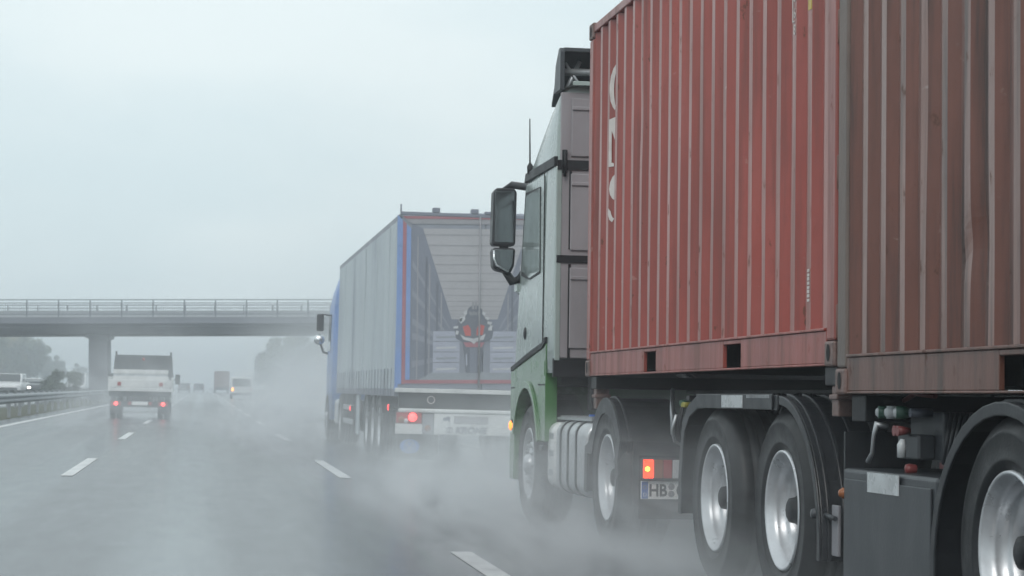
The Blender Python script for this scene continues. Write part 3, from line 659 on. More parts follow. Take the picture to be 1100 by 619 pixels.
MB().add([(XC - 1.12, 19.06, 2.02), (XC + 1.12, 19.06, 2.02), (XC + 1.10, 18.775, 2.86), (XC - 1.10, 18.775, 2.86)], [(3, 2, 1, 0)], False).build("windscreen", "glass", tr_)
# sides: door, window, seam, handle
for s, x in ((1, XC - 1.235), (-1, XC + 1.235)):
    o = x - s * .006
    d = MB().prism([(17.66, 1.56), (18.5, 1.47), (19.02, 1.40), (19.03, 1.52), (18.86, 2.10), (18.62, 2.93), (18.56, 2.97), (17.70, 2.97), (17.66, 2.9)], 0, o, x + s * .03).build("door", "cabpale", tr_, .008)
    MB().prism([(18.77, 2.18), (18.57, 2.90), (17.815, 2.885), (17.79, 2.15), (18.3, 2.12)], 0, o - s * .006, o - s * .001).build("window_seal", "black", d)
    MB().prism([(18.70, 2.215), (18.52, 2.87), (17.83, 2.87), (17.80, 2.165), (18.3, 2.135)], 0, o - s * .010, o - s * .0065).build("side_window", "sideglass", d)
    MB().lathe([(0, -.012), (.04, -.012), (.055, -.004), (.055, .004)], (o, 18.52, 1.66), 16).build("door_handle", "black", d)
    mb = MB()
    for a, b in (((17.655, 1.50), (17.642, 3.0)),): mb.box((o - s * .002, a[0], a[1]), (o + s * .004, b[0], b[1]))
    mb.build("door_seam", "black", d)
    MB().prism([(19.2, 1.335), (19.2, 1.372), (18.5, 1.455), (17.62, 1.552), (17.45, 1.60), (17.45, 1.555), (17.60, 1.515), (18.5, 1.415)], 0, x - s * .022, x + s * .01).build("body_seam", "black", tr_)
    MB().prism([(18.66, 2.995), (18.60, 3.075), (17.17, 3.075), (17.17, 2.995)], 0, x - s * .012, x + s * .04).build("roof_seam", "black", tr_, .006)
    MB().box((x + s * .001, YB - .02, 1.40), (x + s * .05, YB + .02, 2.99)).build("rear_corner_trim", "cabpale", tr_, .01)
    MB().box((x - s * .02, 19.12, .80), (x + s * .03, 19.20, .90)).build("lamp_housing", "black", tr_, .01)
    MB().lathe([(0, -.018), (.03, -.014), (.045, 0), (.045, .01)], (x - s * .02, 19.16, .845), 14).build("side_lamp", "amber_side", tr_)
for s, x in ((1, XC - 1.245), (-1, XC + 1.245)):
    for q, (a, b) in enumerate((((17.80, 1.20), (17.47, 1.212)), ((19.24, 1.18), (19.02, 1.192)))): B((x - s * .003, a[0], a[1]), (x + s * .004, b[0], b[1])).build("panel_gap", "black", tr_)
    for z in (.42, .66): MB().box((x + s * .004, 17.60, z), (x + s * .25, 17.76, z + .04)).build("step", "plastic", tr_, .006)
    B((x - s * .004, 17.50, 1.28), (x + s * .004, 17.62, 1.40)).build("filler_flap", "green", tr_)
# back of the cab
cbk = MB().box((XC - 1.20, YB - .012, 1.42), (XC + 1.20, YB + .03, 3.60)).build("cab_back_wall", "cabback", tr_, .01)
for za, zb_ in ((3.07, 3.55), (2.30, 2.93), (1.50, 2.16)):
    MB().box((XC - 1.115, YB - .030, za), (XC + 1.115, YB - .0125, zb_)).build("raised_panel", "cabback", cbk, .016, 3)
    MB().box((XC - 1.112, YB - .044, zb_ - .10), (XC + 1.112, YB - .0305, zb_ - .07)).build("panel_ridge", "cabback", cbk, .006)
B((XC - 1.238, YB - .014, 1.27), (XC + 1.238, YB + .03, 1.418)).build("lower_strip", "black", cbk)
for z in (2.96, 2.20): B((XC - 1.225, YB - .026, z), (XC + 1.225, YB - .013, z + (.08 if z > 2.5 else .06))).build("rubber_band", "black", cbk)
for x in (XC - 1.19, XC + 1.15): MB().box((x, YB - .05, 2.93), (x + .04, YB - .0265, 3.12)).tube([(x + .02, YB - .06, 3.12), (x + .02, YB - .05, 2.90)], .012, 6).build("clamp", "black", cbk)
for s, x in ((1, XC - 1.235), (-1, XC + 1.235)):
    MB().box((x + s * .11, YB - .02, 1.42), (x + s * .13, YB - .0125, 2.19)).box((x + s * .11, YB - .02, 2.31), (x + s * .13, YB - .0125, 2.95)).build("seam_strip", "black", cbk)
# roof deflector, open at the back
dfl = MB()
for s, x in ((1, XC - 1.215), (-1, XC + 1.215)): dfl.prism([(17.12, 3.62), (17.12, 3.93), (17.15, 3.965), (17.20, 3.96), (17.34, 3.84), (17.40, 3.62)], 0, x, x + s * .035)
rings_ = [(17.12, 3.935), (17.20, 3.945), (17.46, 3.80), (17.70, 3.55)]
dfl.prism(rings_ + [(y, z + .03) for y, z in rings_[::-1]], 0, XC - 1.18, XC + 1.18)
dfo = dfl.build("roof_deflector", "toolbox", tr_)
MB().tube([(XC - 1.15, 17.22, 3.62), (XC - 1.02, 17.3, 3.88)], .018, 8).tube([(XC - 1.0, 17.22, 3.62), (XC - 1.15, 17.26, 3.86)], .014, 8).tube([(XC - 1.16, 17.24, 3.78), (XC + 1.16, 17.24, 3.84)], .03, 8).build("strut", "steel", dfo)
MB().box((XC - 1.10, 17.16, 3.655), (XC + 1.1, 17.62, 3.70)).build("deflector_base", "cabpale", dfo, .01)
MB().tube([(XL - .01, 18.42, 3.06), (XL - .01, 18.44, 3.12), (XL - .01, 18.46, 3.16), (XL - .01, 18.50, 3.55)], [.03, .03, .008, .005], 8).build("aerial", "black", tr_)
# mirrors
for s in (1, -1):
    xo = lambda v: XC + s * (v - XC)
    ya, yb = 18.92, 19.08
    def mring(y, sc): return [(xo(2.965 + sc * .098 * (1 if cx > 0 else -1) + 0), y, 0) for cx in (1,)]
    body = [(2.862, 2.475), (2.872, 2.935), (2.90, 2.975), (3.058, 2.975), (3.084, 2.94), (3.076, 2.475), (3.06, 2.455), (2.88, 2.455)]
    low = [(2.862, 2.40), (2.872, 2.435), (3.066, 2.435), (3.074, 2.41), (3.062, 2.27), (3.03, 2.205), (2.90, 2.232), (2.872, 2.262)]
    mh = MB().prism([(xo(a), b) for a, b in body], 1, ya, yb).build("mirror_housing", "plastic", tr_, .022, 3)
    B((xo(2.885), ya - .006, 2.485), (xo(3.060), ya - .001, 2.945)).build("main_mirror", "mirror", mh, .004)
    ml = MB().prism([(xo(a), b) for a, b in low], 1, ya - .03, yb - .02).build("mirror_housing", "plastic", tr_, .02, 3)
    MB().prism([(xo(2.888), 2.418), (xo(3.052), 2.418), (xo(3.044), 2.285), (xo(3.016), 2.232), (xo(2.888), 2.268)], 1, ya - .040, ya - .031).build("wide_angle_mirror", "mirror", ml, .004)
    MB().tube([(xo(2.876), ya - .036, 2.41), (xo(2.878), ya - .040, 2.33), (xo(2.90), ya - .044, 2.275), (xo(3.01), ya - .040, 2.222)], .011, 8).build("mirror_trim", "chrome", ml)
    MB().box((xo(2.94), ya + .05, 2.43), (xo(3.02), ya + .10, 2.46)).build("mirror_link", "plastic", tr_)
    MB().tube([(xo(2.98), 19.0, 2.96), (xo(3.05), 18.98, 3.01), (xo(3.16), 18.80, 2.975), (xo(3.2), 18.70, 2.94)], [.03, .035, .035, .03], 10).build("mirror_arm", "plastic", tr_)
    MB().tube([(xo(3.0), 19.0, 2.23), (xo(3.06), 18.99, 2.14), (xo(3.13), 18.98, 2.16), (xo(3.16), 18.85, 2.25)], [.035, .045, .04, .03], 10).build("mirror_arm", "plastic", tr_)
    MB().prism([(xo(3.20), 2.06), (xo(3.09), 2.12), (xo(3.09), 2.05), (xo(3.2), 1.98)], 1, 18.9, 19.04).build("arm_foot", "cabpale", tr_)
# wheels, tank, drive fender, tail lamps
for s in (0, 1):
    put_wheel(w_steer, tr_, (XL + .0, XL + 2.44)[s], WY, .525, bool(s)); put_wheel(w_deep, tr_, (XL + .012, XL + 2.428)[s], 15.10, .53, bool(s))
    x = (XL - .005, XL + 1.99)[s]
    fender("drive_fender", [(15.86, .40), (15.84, .74)] + arc(15.10, .50, .60, 28, 150, 14) + [(14.66, .66), (14.62, .56)], x, x + .45, tr_, lip=.11, ribs=(.06,))
    MB().box((x + .08, 14.50, .36), (x + .40, 14.52, .80)).build("mud_flap", "plastic", tr_)
for y in (15.10, WY): MB().tube([(XL + .15, y, .53), (XL + 2.3, y, .53)], .08, 12).build("axle", "black", tr_)
def rrect(y, x0, x1, z0, z1, r, n=5):
    p = []
    for cx, cz, a0 in ((x1 - r, z1 - r, 0), (x0 + r, z1 - r, 90), (x0 + r, z0 + r, 180), (x1 - r, z0 + r, 270)):
        for i in range(n + 1): a = R(a0 + 90 * i / n); p.append((cx + r * math.cos(a), y, cz + r * math.sin(a)))
    return p
def tank(name, ya, yb, x0, x1, z0, z1, m, r=.11):
    rings = [rrect(ya, x0 + .03, x1 - .03, z0 + .03, z1 - .03, r - .02), rrect(ya + .012, x0 + .01, x1 - .01, z0 + .01, z1 - .01, r), rrect(ya + .035, x0, x1, z0, z1, r), rrect(yb - .035, x0, x1, z0, z1, r), rrect(yb - .012, x0 + .01, x1 - .01, z0 + .01, z1 - .01, r), rrect(yb, x0 + .03, x1 - .03, z0 + .03, z1 - .03, r - .02)]
    return MB().loft([q[::-1] for q in rings]).build(name, m, tr_)
for s in (0, 1):
    x0 = XL + .01 if s == 0 else XL + 1.77; x1 = x0 + .66
    tk = tank("fuel_tank", 15.92, 17.14, x0, x1, .34, .915, "alu")
    for y in (16.22, 16.56, 16.88):
        MB().loft([q[::-1] for q in (rrect(y, x0 - .008, x1 + .008, .332, .923, .115), rrect(y + .055, x0 - .008, x1 + .008, .332, .923, .115))]).build("tank_strap", "plastic", tk)
    fr = tank("side_tank", 17.16, 17.52, x0, x1, .36, .90, "white", .09)
    for z in (.46, .62, .76): MB().box((x0 - .004, 17.22, z), (x0 + .02, 17.44, z + .055)).build("step_recess", "steel", fr, .01)
    mb = MB().box((x0 + .06, 15.95, .921), (x1 - .06, 17.4, .94))
    for k in range(18): mb.box((x0 + .07, 16.0 + .075 * k, .9402), (x1 - .07, 16.03 + .075 * k, .955))
    mb.build("catwalk", "steel", tr_)
MB().lathe([(0, 0), (.05, 0), (.055, .01), (.055, .04)], (XL + .2, 16.45, .93), 12, ax=2).build("tank_cap", "eu", tr_)
MB().box((XL + .25, 16.9, 1.0), (XL + .38, 17.05, 1.32)).build("intake_box", "black", tr_, .01)
MB().tube([(XL + .35, 14.5, 1.0), (XL + .3, 14.3, 1.16), (XL + .26, 14.15, 1.02), (XL + .26, 14.12, .86)], .014, 8).build("air_line", "steel", tr_)
MB().tube([(XL + .75, 17.05, 1.9), (XL + .7, 16.7, 1.45), (XL + .9, 16.3, 1.25), (XL + 1.1, 16.0, 1.2)], .025, 8).tube([(XL + .9, 17.05, 1.9), (XL + .85, 16.6, 1.40), (XL + 1.0, 16.3, 1.22)], .02, 8).build("air_line", "plastic", tr_)
YL = 13.86
for s in (1, -1):
    x = lambda v: XC + s * (v - XC)
    lc = MB().box((x(XL - .005), YL + .012, .560), (x(XL + .40), YL + .07, .705)).build("tail_lamp_cluster", "black", tr_, .008)
    for a, b, m in ((.002, .072, "amber_lit"), (.075, .135, "lamp_amber"), (.138, .198, "lamp_red"), (.201, .29, "lamp_white"), (.293, .39, "lamp_red")):
        MB().box((x(XL + a), YL - .002, .572), (x(XL + b), YL + .0115, .695)).build("lamp_lens", m, lc, .005)
    MB().lathe([(0, -.010), (.012, -.008), (.017, 0)], (x(XL + .03), YL - .0025, .633), 12, ax=1).build("lamp_bulb", "amber_hot", lc)
    MB().box((x(XL - .01), YL + .072, .30), (x(XL + .55), YL + .085, .72)).build("lamp_board", "black", tr_)
lp = MB().box((XL + .0, YL + .055, .432), (XL + .52, YL + .0715, .552)).build("number_plate", "plate", tr_, .004)
B((XL + .004, YL + .0515, .436), (XL + .046, YL + .0545, .548)).build("blue_band", "eu", lp)
text_mesh("D", .036, "band_letter", "plate", lp, Matrix.Translation((XL + .012, YL + .05, .45)) @ RX)
mb = MB()
for k in range(12): a = k * math.pi / 6; mb.lathe([(0, -.0005), (.0028, 0)], (XL + .025 + .012 * math.cos(a), YL + .051, .512 + .012 * math.sin(a)), 5, ax=1)
mb.build("band_stars", "yellow", lp)
text_mesh("HB", .112, "plate_letters", "ink", lp, Matrix.Translation((XL + .052, YL + .053, .453)) @ RX @ Matrix.Diagonal((.86, 1, 1, 1)), bold=.0028)
for z in (.515, .467): MB().lathe([(0, -.001), (.020, -.001), (.022, .001)], (XL + .206, YL + .053, z), 14, ax=1).build("plate_seal", "pr_rib", lp)
text_mesh("C", .112, "plate_letters", "ink", lp, Matrix.Translation((XL + .238, YL + .053, .453)) @ RX @ Matrix.Diagonal((.86, 1, 1, 1)), bold=.0028)
retire_later = [w_deep, w_steer]

# ------------------------------------------------------------------ blue trailer ahead
XB, YR, YF = 2.77, 31.0, 44.6; XBR = XB + 2.52; ZB, ZT = 1.14, 3.70; XM = XB + 1.26
bt = thing("curtain_trailer", "pale curtain-sided trailer with blue frame and a motorcyclist printed across its rear doors", "trailer", (XM, 37, 0), rot=(0, .005, 0))
def P(px, py):      # drawing grid of the rear face: 74.2 units to the metre
    return XB + (px - (424 + (416 - py) * .0165)) / 74.2, ZB + (416 + (px - 424) * .026 - py) / 74.2
prt = MB()
def flat(m, pts, lay): 
    prt.m = PM.index(m); prt.add([(P(*p)[0], YR - .004 - .003 * lay, P(*p)[1]) for p in pts], [tuple(range(len(pts)))[::-1]], False)
PM = ["pr_wall", "pr_wall2", "pr_ceil", "pr_rib", "pr_floor", "pr_load", "pr_dark", "pr_white", "pr_red", "tred", "tblue"]
for a, b in ((XB + .03, XM - .006), (XM + .006, XBR - .03)):
    MB().box((a, YR, ZB + .02), (b, YR + .05, ZT - .06)).build("rear_door", "pr_wall", bt, .006)
rx = 609
flat("pr_wall2", [(440, 237), (452, 243), (484, 341), (484, 389), (440, 411)], 1)
flat("pr_wall2", [(578, 237), (566, 243), (534, 341), (534, 389), (578, 411)], 1)
for x in (446, 459, 472):
    t_ = (x - 440) / 44; flat("pr_rib", [(x, 237 + 104 * t_ * .98), (x + 1.2, 239 + 104 * t_), (x + 1.2, 410 - 22 * t_), (x, 411 - 22 * t_)], 2)
    flat("pr_rib", [(1018 - x, 237 + 104 * t_ * .98), (1018 - x, 411 - 22 * t_), (1016.8 - x, 410 - 22 * t_), (1016.8 - x, 239 + 104 * t_)][::-1], 2)
for x in (455, 467):
    t_ = (x - 440) / 44
    flat("pr_dark", [(x, 237 + 104 * t_), (x + 2.2, 239 + 104 * t_), (x + 2.2, 410 - 22 * t_), (x, 411 - 22 * t_)], 2.2); flat("pr_dark", [(1018 - x, 237 + 104 * t_), (1018 - x, 411 - 22 * t_), (1015.8 - x, 410 - 22 * t_), (1015.8 - x, 239 + 104 * t_)], 2.2)
for k in (1, 3, 5, 6, 8):
    f = k / 9; y0, y1 = 262 + 140 * f, 348 + 36 * f
    flat("pr_wall", [(441, y0), (483, y1), (483, y1 + 2.2), (441, y0 + 7)], 1.5); flat("pr_wall", [(577, y0), (577, y0 + 7), (535, y1 + 2.2), (535, y1)], 1.5)
flat("pr_ceil", [(452, 243), (566, 243), (534, 341), (484, 341)], 1)
for k in range(13):
    f = 1 - (1 - k / 13) ** 1.7; y = 249 + 90 * f; l = 452 + 32 * (y - 243) / 98; flat("pr_rib", [(l, y), (1018 - l, y), (1018 - l, y + 1.5 - f), (l, y + 1.5 - f)], 2)
flat("pr_wall2", [(482, 341), (536, 341), (536, 356), (482, 356)], 2)
flat("pr_floor", [(440, 411), (464, 398), (554, 398), (578, 411)], 2)
for s in (0, 1):
    for k in range(4):
        y = 354 + 11.4 * k; x0, x1 = (464, 493) if s == 0 else (526, 555)
        flat("pr_load", [(x0, y), (x1, y), (x1, y + 10.6), (x0, y + 10.6)], 2.5)
        flat("pr_white" if k % 2 else "pr_floor", [(x0 + 3, y + 5.8), (x1 - 4, y + 5), (x1 - 3, y + 7), (x0 + 4, y + 8)], 3)
# rider and motorcycle of the print
flat("pr_dark", [(502, 329), (506, 326), (512, 326), (517, 330), (519, 338), (526, 343), (530, 352), (528, 362), (520, 366), (518, 380), (516, 399), (500, 399), (498, 380), (496, 366), (489, 362), (487, 352), (491, 344), (499, 338)], 3.5)
flat("pr_rib", [(506, 322), (508, 321), (508.5, 330), (506, 330)], 4); flat("pr_rib", [(509.5, 321), (511, 322), (511, 330), (509.5, 330)], 4)
for q in ([(492, 342), (498, 337), (499, 341), (494, 346)], [(486, 349), (491, 348), (491, 351), (486, 351)], [(521, 338), (525, 339), (524, 342), (520, 340)], [(523, 343), (528, 344), (527, 347), (523, 346)], [(524, 350), (528, 350), (528, 353), (524, 353)], [(493, 339), (496, 338), (495, 343), (492, 344)], [(497, 333), (500, 331), (501, 335), (498, 337)], [(518, 332), (521, 335), (519, 337), (517, 335)], [(489, 353), (492, 354), (491, 358), (488, 357)], [(526, 347), (529, 348), (528, 350), (525, 350)]): flat("pr_white", q, 4)
flat("pr_red", [(496, 349), (502, 347), (505, 352), (505, 359), (499, 359)], 4); flat("pr_red", [(520, 348), (514, 346), (511, 352), (511, 358.5), (518, 358)], 4)
flat("pr_white", [(493, 357), (499, 360.5), (508, 362), (515, 360), (521, 356.5), (519, 363), (511, 365), (508.5, 368), (505, 365), (497, 363)], 4.2)
flat("tred", [(497, 366), (520, 366), (517, 371), (500, 371)], 4); flat("pr_wall2", [(504, 372), (512, 372), (512, 399), (504, 399)], 4)
flat("pr_load", [(499.5, 380), (501, 377), (501.5, 390), (500, 392)], 4.3); flat("pr_load", [(513, 377), (514.5, 380), (514, 392), (512.8, 390)], 4.3)
for k in range(5): flat("pr_rib", [(503 + 2.2 * k, 333 + (k % 2)), (504 + 2.2 * k, 332 + (k % 2)), (505 + 2.2 * k, 336), (504 + 2.2 * k, 337)], 4.3)
# stripes round the frame
for m, a, b in (("tblue", 0, 6), ("tred", 6.2, 10), ("tblue", 10.2, 15)):
    flat(m, [(424 + a, 228 + a), (424 + b, 228 + b), (424 + b, 411), (424 + a, 411)], 3.2)
    flat(m, [(611 - a, 228 + a), (611 - a, 411), (611 - b, 411), (611 - b, 228 + b)], 3.2)
flat("pr_load", [(430, 226), (606, 226), (606, 229.5), (430, 229.5)], 3.4); flat("tred", [(430, 229.7), (606, 229.7), (603, 232.5), (433, 232.5)], 3.4); flat("pr_rib", [(433, 233), (603, 233), (603, 238), (440, 238)], 3.3)
flat("tred", [(434, 406.5), (603, 406.5), (606, 410.5), (430, 410.5)], 3.4)
prt.build("door_print", PM, bt)
MB().tube([(P(514, 228)[0], YR - .03, ZT - .02), (P(514, 412)[0], YR - .03, ZB + .02)], .013, 8).build("lock_rod", "pr_rib", bt)
MB().box((XB, YR + .02, ZT - .06), (XBR, YF, ZT)).build("roof", "curtain", bt, .02)
MB().box((XB - .012, YR + .03, ZT - .10), (XB + .0, YF, ZT - .02)).build("roof_rail", "pr_wall2", bt, .004)
MB().box((XB + .0, YR - .025, ZT - .03), (XBR, YR + .02, ZT + .02)).build("rear_roof_edge", "pr_wall2", bt, .008)
for px_ in (466, 508, 523, 570): MB().box((P(px_ - 4, 228)[0], YR - .04, ZT + .021), (P(px_ + 4, 228)[0], YR + .10, ZT + (.09 if px_ != 523 else .06))).build("roof_hinge", "pr_wall2", bt, .008)
MB().tube([(XB + .01, YR + .02, ZT), (XB + .01, YR + .02, ZT + .13)], .012, 6).build("corner_pin", "pr_wall2", bt)
MB().box((XB - .014, YR - .006, ZB - .02), (XB + .03, YR + .10, ZT - .101)).build("corner_post", "tblue", bt, .006)
MB().box((XBR - .03, YR - .006, ZB - .02), (XBR + .014, YR + .10, ZT - .101)).build("corner_post", "tblue", bt, .006)
MB().box((XB - .012, YF - .10, ZB), (XB + .03, YF, ZT - .101)).build("corner_post", "tblue", bt, .006)
for x, s in ((XB, 1), (XBR, -1)):       # curtains hang in soft folds
    n = 110; rd = random.Random(4); vs = []; zs = (ZB + .001, ZB + .35, ZB + 1.2, ZT - .4, ZT - .101)
    ph = [rd.uniform(0, 6) for _ in range(4)]
    for j, z in enumerate(zs):
        for i in range(n + 1):
            y = YR + .101 + (YF - .101 - YR - .101) * i / n
            d = (.010 * math.sin(y * 3.1 + ph[0] + .4 * j) + .008 * math.sin(y * 7.3 + ph[1] - .3 * j) + .006 * math.sin(y * 13. + ph[2] + j)) * (1, .9, .7, .6, .2)[j]
            vs.append((x - s * (.004 + .010 + d), y, z))
    fs = [(j * (n + 1) + i, j * (n + 1) + i + 1, (j + 1) * (n + 1) + i + 1, (j + 1) * (n + 1) + i) for j in range(4) for i in range(n)]
    if s == 1: fs = [f[::-1] for f in fs]
    cu_ = MB().add(vs, fs, True).build("curtain", "curtain", bt)
    if s == 1:
        for y in (32.3, 34.6, 37.2, 39.9, 42.4): MB().box((x - .034, y, ZB + .01), (x - .026, y + .06, ZT - .12)).build("curtain_seam", "curtain", cu_)
        for k in range(22):
            y = YR + .4 + .6 * k; MB().box((x - .036, y, ZB - .10), (x - .028, y + .05, ZB + .30)).build("tension_strap", "pr_wall2", cu_)
    MB().box((x - s * .01, YR + .10, ZB - .11), (x + s * .06, YF, ZB)).build("side_rail", "pr_wall2", bt, .006)
MB().box((XB + .02, YR + .06, ZB - .02), (XBR - .02, YF, ZB)).build("floor", "black", bt)
MB().box((XB - .01, YR - .05, ZB - .05), (XBR + .01, YR + .05, ZB + .015)).build("rear_sill", "white", bt, .01)
MB().box((XB + .06, YR + .06, ZB - .40), (XBR - .06, YR + .20, ZB - .051)).build("rear_cross_member", "black", bt, .01)
def ring_mesh(c, r0, r1, n=16, y=0):
    mb = MB(); vs = []
    for i in range(n):
        a = 2 * math.pi * i / n; vs += [(c[0] + r0 * math.cos(a), y, c[1] + r0 * math.sin(a)), (c[0] + r1 * math.cos(a), y, c[1] + r1 * math.sin(a))]
    return mb.add(vs, [(2 * i, 2 * i + 1, (2 * i + 3) % (2 * n), (2 * i + 2) % (2 * n)) for i in range(n)], False)
ring_mesh((XB + .53, .99), .045, .06, y=YR + .055).build("round_mark", "wlet", bt)
MB().box((XB + .05, YR - .08, .80), (XBR - .05, YR + .06, .86)).build("underrun_beam", "white", bt, .02)
for s in (0, 1):
    x0 = XB + .02 if s == 0 else XBR - .39
    lc = MB().box((x0, YR - .07, .645), (x0 + .37, YR + .0, .80)).build("tail_lamp_cluster", "lamp_red", bt, .01)
    MB().lathe([(0, -.025), (.05, -.02), (.062, 0)], ((x0 + .235 if s == 0 else x0 + .13), YR - .071, .735), 16, ax=1).build("lit_tail_lamp", "red_hot", lc)
    MB().lathe([(0, -.01), (.04, -.008), (.05, 0)], ((x0 + .075 if s == 0 else x0 + .30), YR - .071, .70), 14, ax=1).build("indicator_lens", "lamp_amber", lc)
    MB().lathe([(0, -.01), (.03, -.008), (.035, 0)], ((x0 + .14 if s == 0 else x0 + .24), YR - .071, .68), 14, ax=1).build("reversing_lens", "lamp_white", lc)
    MB().box((x0 - .01, YR - .06, .49), (x0 + .38, YR - .02, .64)).build("white_end_panel", "white", bt, .006)
    MB().box((XB + .40 if s == 0 else XBR - .56, YR - .05, .49), (XB + .56 if s == 0 else XBR - .40, YR - .03, .79)).build("grey_panel", "pr_rib", bt)
    MB().lathe([(0, -.01), (.04, -.008), (.045, 0)], (XB + .48 if s == 0 else XBR - .48, YR - .0505, .58), 14, ax=1).build("reflector", "lamp_amber", bt)
    fl_ = MB().box((XB + .05 if s == 0 else XBR - .65, YR + .10, .12), (XB + .65 if s == 0 else XBR - .05, YR + .115, .74)).build("mud_flap", "plastic", bt)
    ex = XB + .24 if s == 0 else XBR - .40
    ov = lambda a, b, y: [(ex + a * math.cos(q), y, .31 + b * math.sin(q)) for q in [2 * math.pi * i / 20 for i in range(20)]][::-1]
    MB().add(ov(.145, .105, YR + .096), [tuple(range(20))], False).build("emblem", "emblem", fl_)
    ring_mesh((ex, .31), .072, .084, y=YR + .093).build("emblem_ring", "pr_load", fl_)
    MB().prism([(ex - .06, .36), (ex - .04, .36), (ex, .28), (ex + .04, .36), (ex + .06, .36), (ex + .005, .25), (ex - .005, .25)], 1, YR + .090, YR + .0925).build("emblem_sign", "pr_load", fl_)
tp = MB().box((XB + .57, YR - .06, .49), (XBR - .57, YR - .02, .795)).build("text_panel", "white", bt, .006)
MB().box((XB + .86, YR - .069, .655), (XB + 1.36, YR - .0605, .765)).build("number_plate", "pr_ceil", tp, .003)
MB().prism([(XB + .70, .73), (XB + .80, .76), (XB + .80, .67), (XB + .76, .70), (XB + .70, .69)], 1, YR - .066, YR - .0605).build("dark_mark", "pr_wall2", tp)
ring_mesh((XB + .80, .56), .032, .046, y=YR - .064).build("round_logo", "pr_dark", tp)
MB().box((XB + .793, YR - .066, .53), (XB + .807, YR - .062, .59)).build("logo_bar", "pr_dark", tp)
text_mesh("KRONE", .125, "lettering", "pr_dark", tp, Matrix.Translation((XB + .88, YR - .064, .518)) @ RX @ Matrix(((1.08, .2, 0, 0), (0, 1, 0, 0), (0, 0, 1, 0), (0, 0, 0, 1))), bold=.006)
for x in (XM - .55, XM + .43): MB().box((x, YR + .2, .86), (x + .12, YF - .6, 1.118)).build("chassis_beam", "black", bt)
for y in (34.4, 35.72, 37.04):
    for q in (0, 1): put_wheel(w_deep, bt, (XB + .06, XBR - .06)[q], y, .525, bool(q))
    MB().tube([(XB + .2, y, .53), (XBR - .2, y, .53)], .07, 10).build("axle", "black", bt)
    for x in (XB + .04, XBR - .42): fender("fender", arc(y, .50, .60, 25, 155, 10), x, x + .38, bt, lip=.03)
for y, z in ((40.3, .76), (32.0, .86)):
    MB().box((XB - .005, y - .05, z - .05), (XB + .05, y + .05, z + .05)).build("marker_housing", "black", bt, .006)
    MB().lathe([(0, -.02), (.04, -.012), (.05, 0)], (XB - .006, y, z), 12).build("side_marker_lamp", "red_lit", bt)
MB().box((XB + .03, 38.6, .30), (XB + .06, 39.3, 1.02)).build("pale_side_board", "curtain", bt, .01)
MB().box((XB + .10, 38.6, .36), (XB + .70, 40.2, .92)).build("pallet_box", "plastic", bt, .02)
for z in (.45, .72): MB().box((XB + .05, 40.4, z), (XB + .08, 43.2, z + .10)).build("side_guard", "steel", bt, .01)
MB().tube([(XB + .35, YR + .3, .80), (XB + .0, YR + .15, .86), (XB - .02, YR + .1, .80)], .02, 6).build("lamp_stalk", "black", bt)
for x in (XM - .75, XM + .65): MB().box((x, 42.3, .15), (x + .1, 42.42, 1.1)).build("landing_leg", "black", bt)
# its tractor unit: a blue cab mostly hidden by the trailer
b2 = thing("articulated_truck", "blue truck cab with round chrome mirror, mostly hidden ahead of the curtain trailer", "truck", (XM, 47.5, 0), rot=(0, .005, 0))
def ring2(z, yf, yr, hw, r_=.12, n=4):
    pts = []
    for (cx, cyy, a0) in ((XM + hw - r_, yf - r_, 0), (XM - hw + r_, yf - r_, 90), (XM - hw + r_, yr + r_, 180), (XM + hw - r_, yr + r_, 270)):
        for i in range(n + 1): a = R(a0 + 90 * i / n); pts.append((cx + r_ * math.cos(a), cyy + r_ * math.sin(a), z))
    return pts
MB().loft([ring2(z, yf, 46.2, hw) for z, yf, hw in ((.45, 48.35, 1.26), (1.5, 48.4, 1.27), (2.0, 48.3, 1.27), (2.9, 47.95, 1.26), (3.2, 47.6, 1.22), (3.5, 46.9, 1.15))]).build("cab", "tblue", b2)
for s in (1, -1):
    xs = XM - s * 1.27
    MB().prism([(47.95, 1.95), (47.75, 2.75), (47.1, 2.75), (47.1, 1.95)], 0, xs - s * .008, xs + s * .01).build("side_window", "glass", b2)
    MB().prism([(47.05, 1.0), (47.05, 1.5), (46.3, 1.5), (46.3, 1.0)], 0, xs - s * .006, xs + s * .01).build("side_panel", "tblue", b2)
    MB().tube([(xs + s * .05, 48.1, 2.75), (xs - s * .14, 48.12, 2.78), (xs - s * .18, 48.1, 2.4)], .025, 8).build("mirror_arm", "black", b2)
    MB().tube([(xs + s * .03, 48.1, 1.9), (xs - s * .10, 48.12, 1.93), (xs - s * .16, 48.1, 2.1)], .028, 8).build("mirror_arm", "black", b2)
    MB().box((xs - s * .27, 48.02, 2.40), (xs - s * .11, 48.14, 2.78)).build("mirror_housing", "black", b2, .03, 3)
    mm = MB().lathe([(0, -.05), (.07, -.04), (.115, -.012), (.12, .02), (.09, .08), (.0, .11)], (xs - s * .20, 48.06, 2.21), 20, ax=1).build("wide_angle_mirror", "chrome", b2)
MB().add([(XM - 1.1, 48.27, 2.12), (XM + 1.1, 48.27, 2.12), (XM + 1.08, 48.0, 2.86), (XM - 1.08, 48.0, 2.86)], [(3, 2, 1, 0)], False).build("windscreen", "glass", b2)
for x in (XM - .5, XM + .4): MB().box((x, 43.3, .75), (x + .1, 46.19, .98)).build("chassis_beam", "black", b2)
for q in (0, 1):
    put_wheel(w_deep, b2, (XB + .06, XBR - .06)[q], 44.2, .525, bool(q)); put_wheel(w_steer, b2, (XB - .01, XBR + .01)[q], 47.75, .52, bool(q))
    tkx = XB + .05 if q == 0 else XBR - .65
    MB().box((tkx, 45.0, .35), (tkx + .6, 46.1, .9)).build("fuel_tank", "alu", b2, .08, 3)

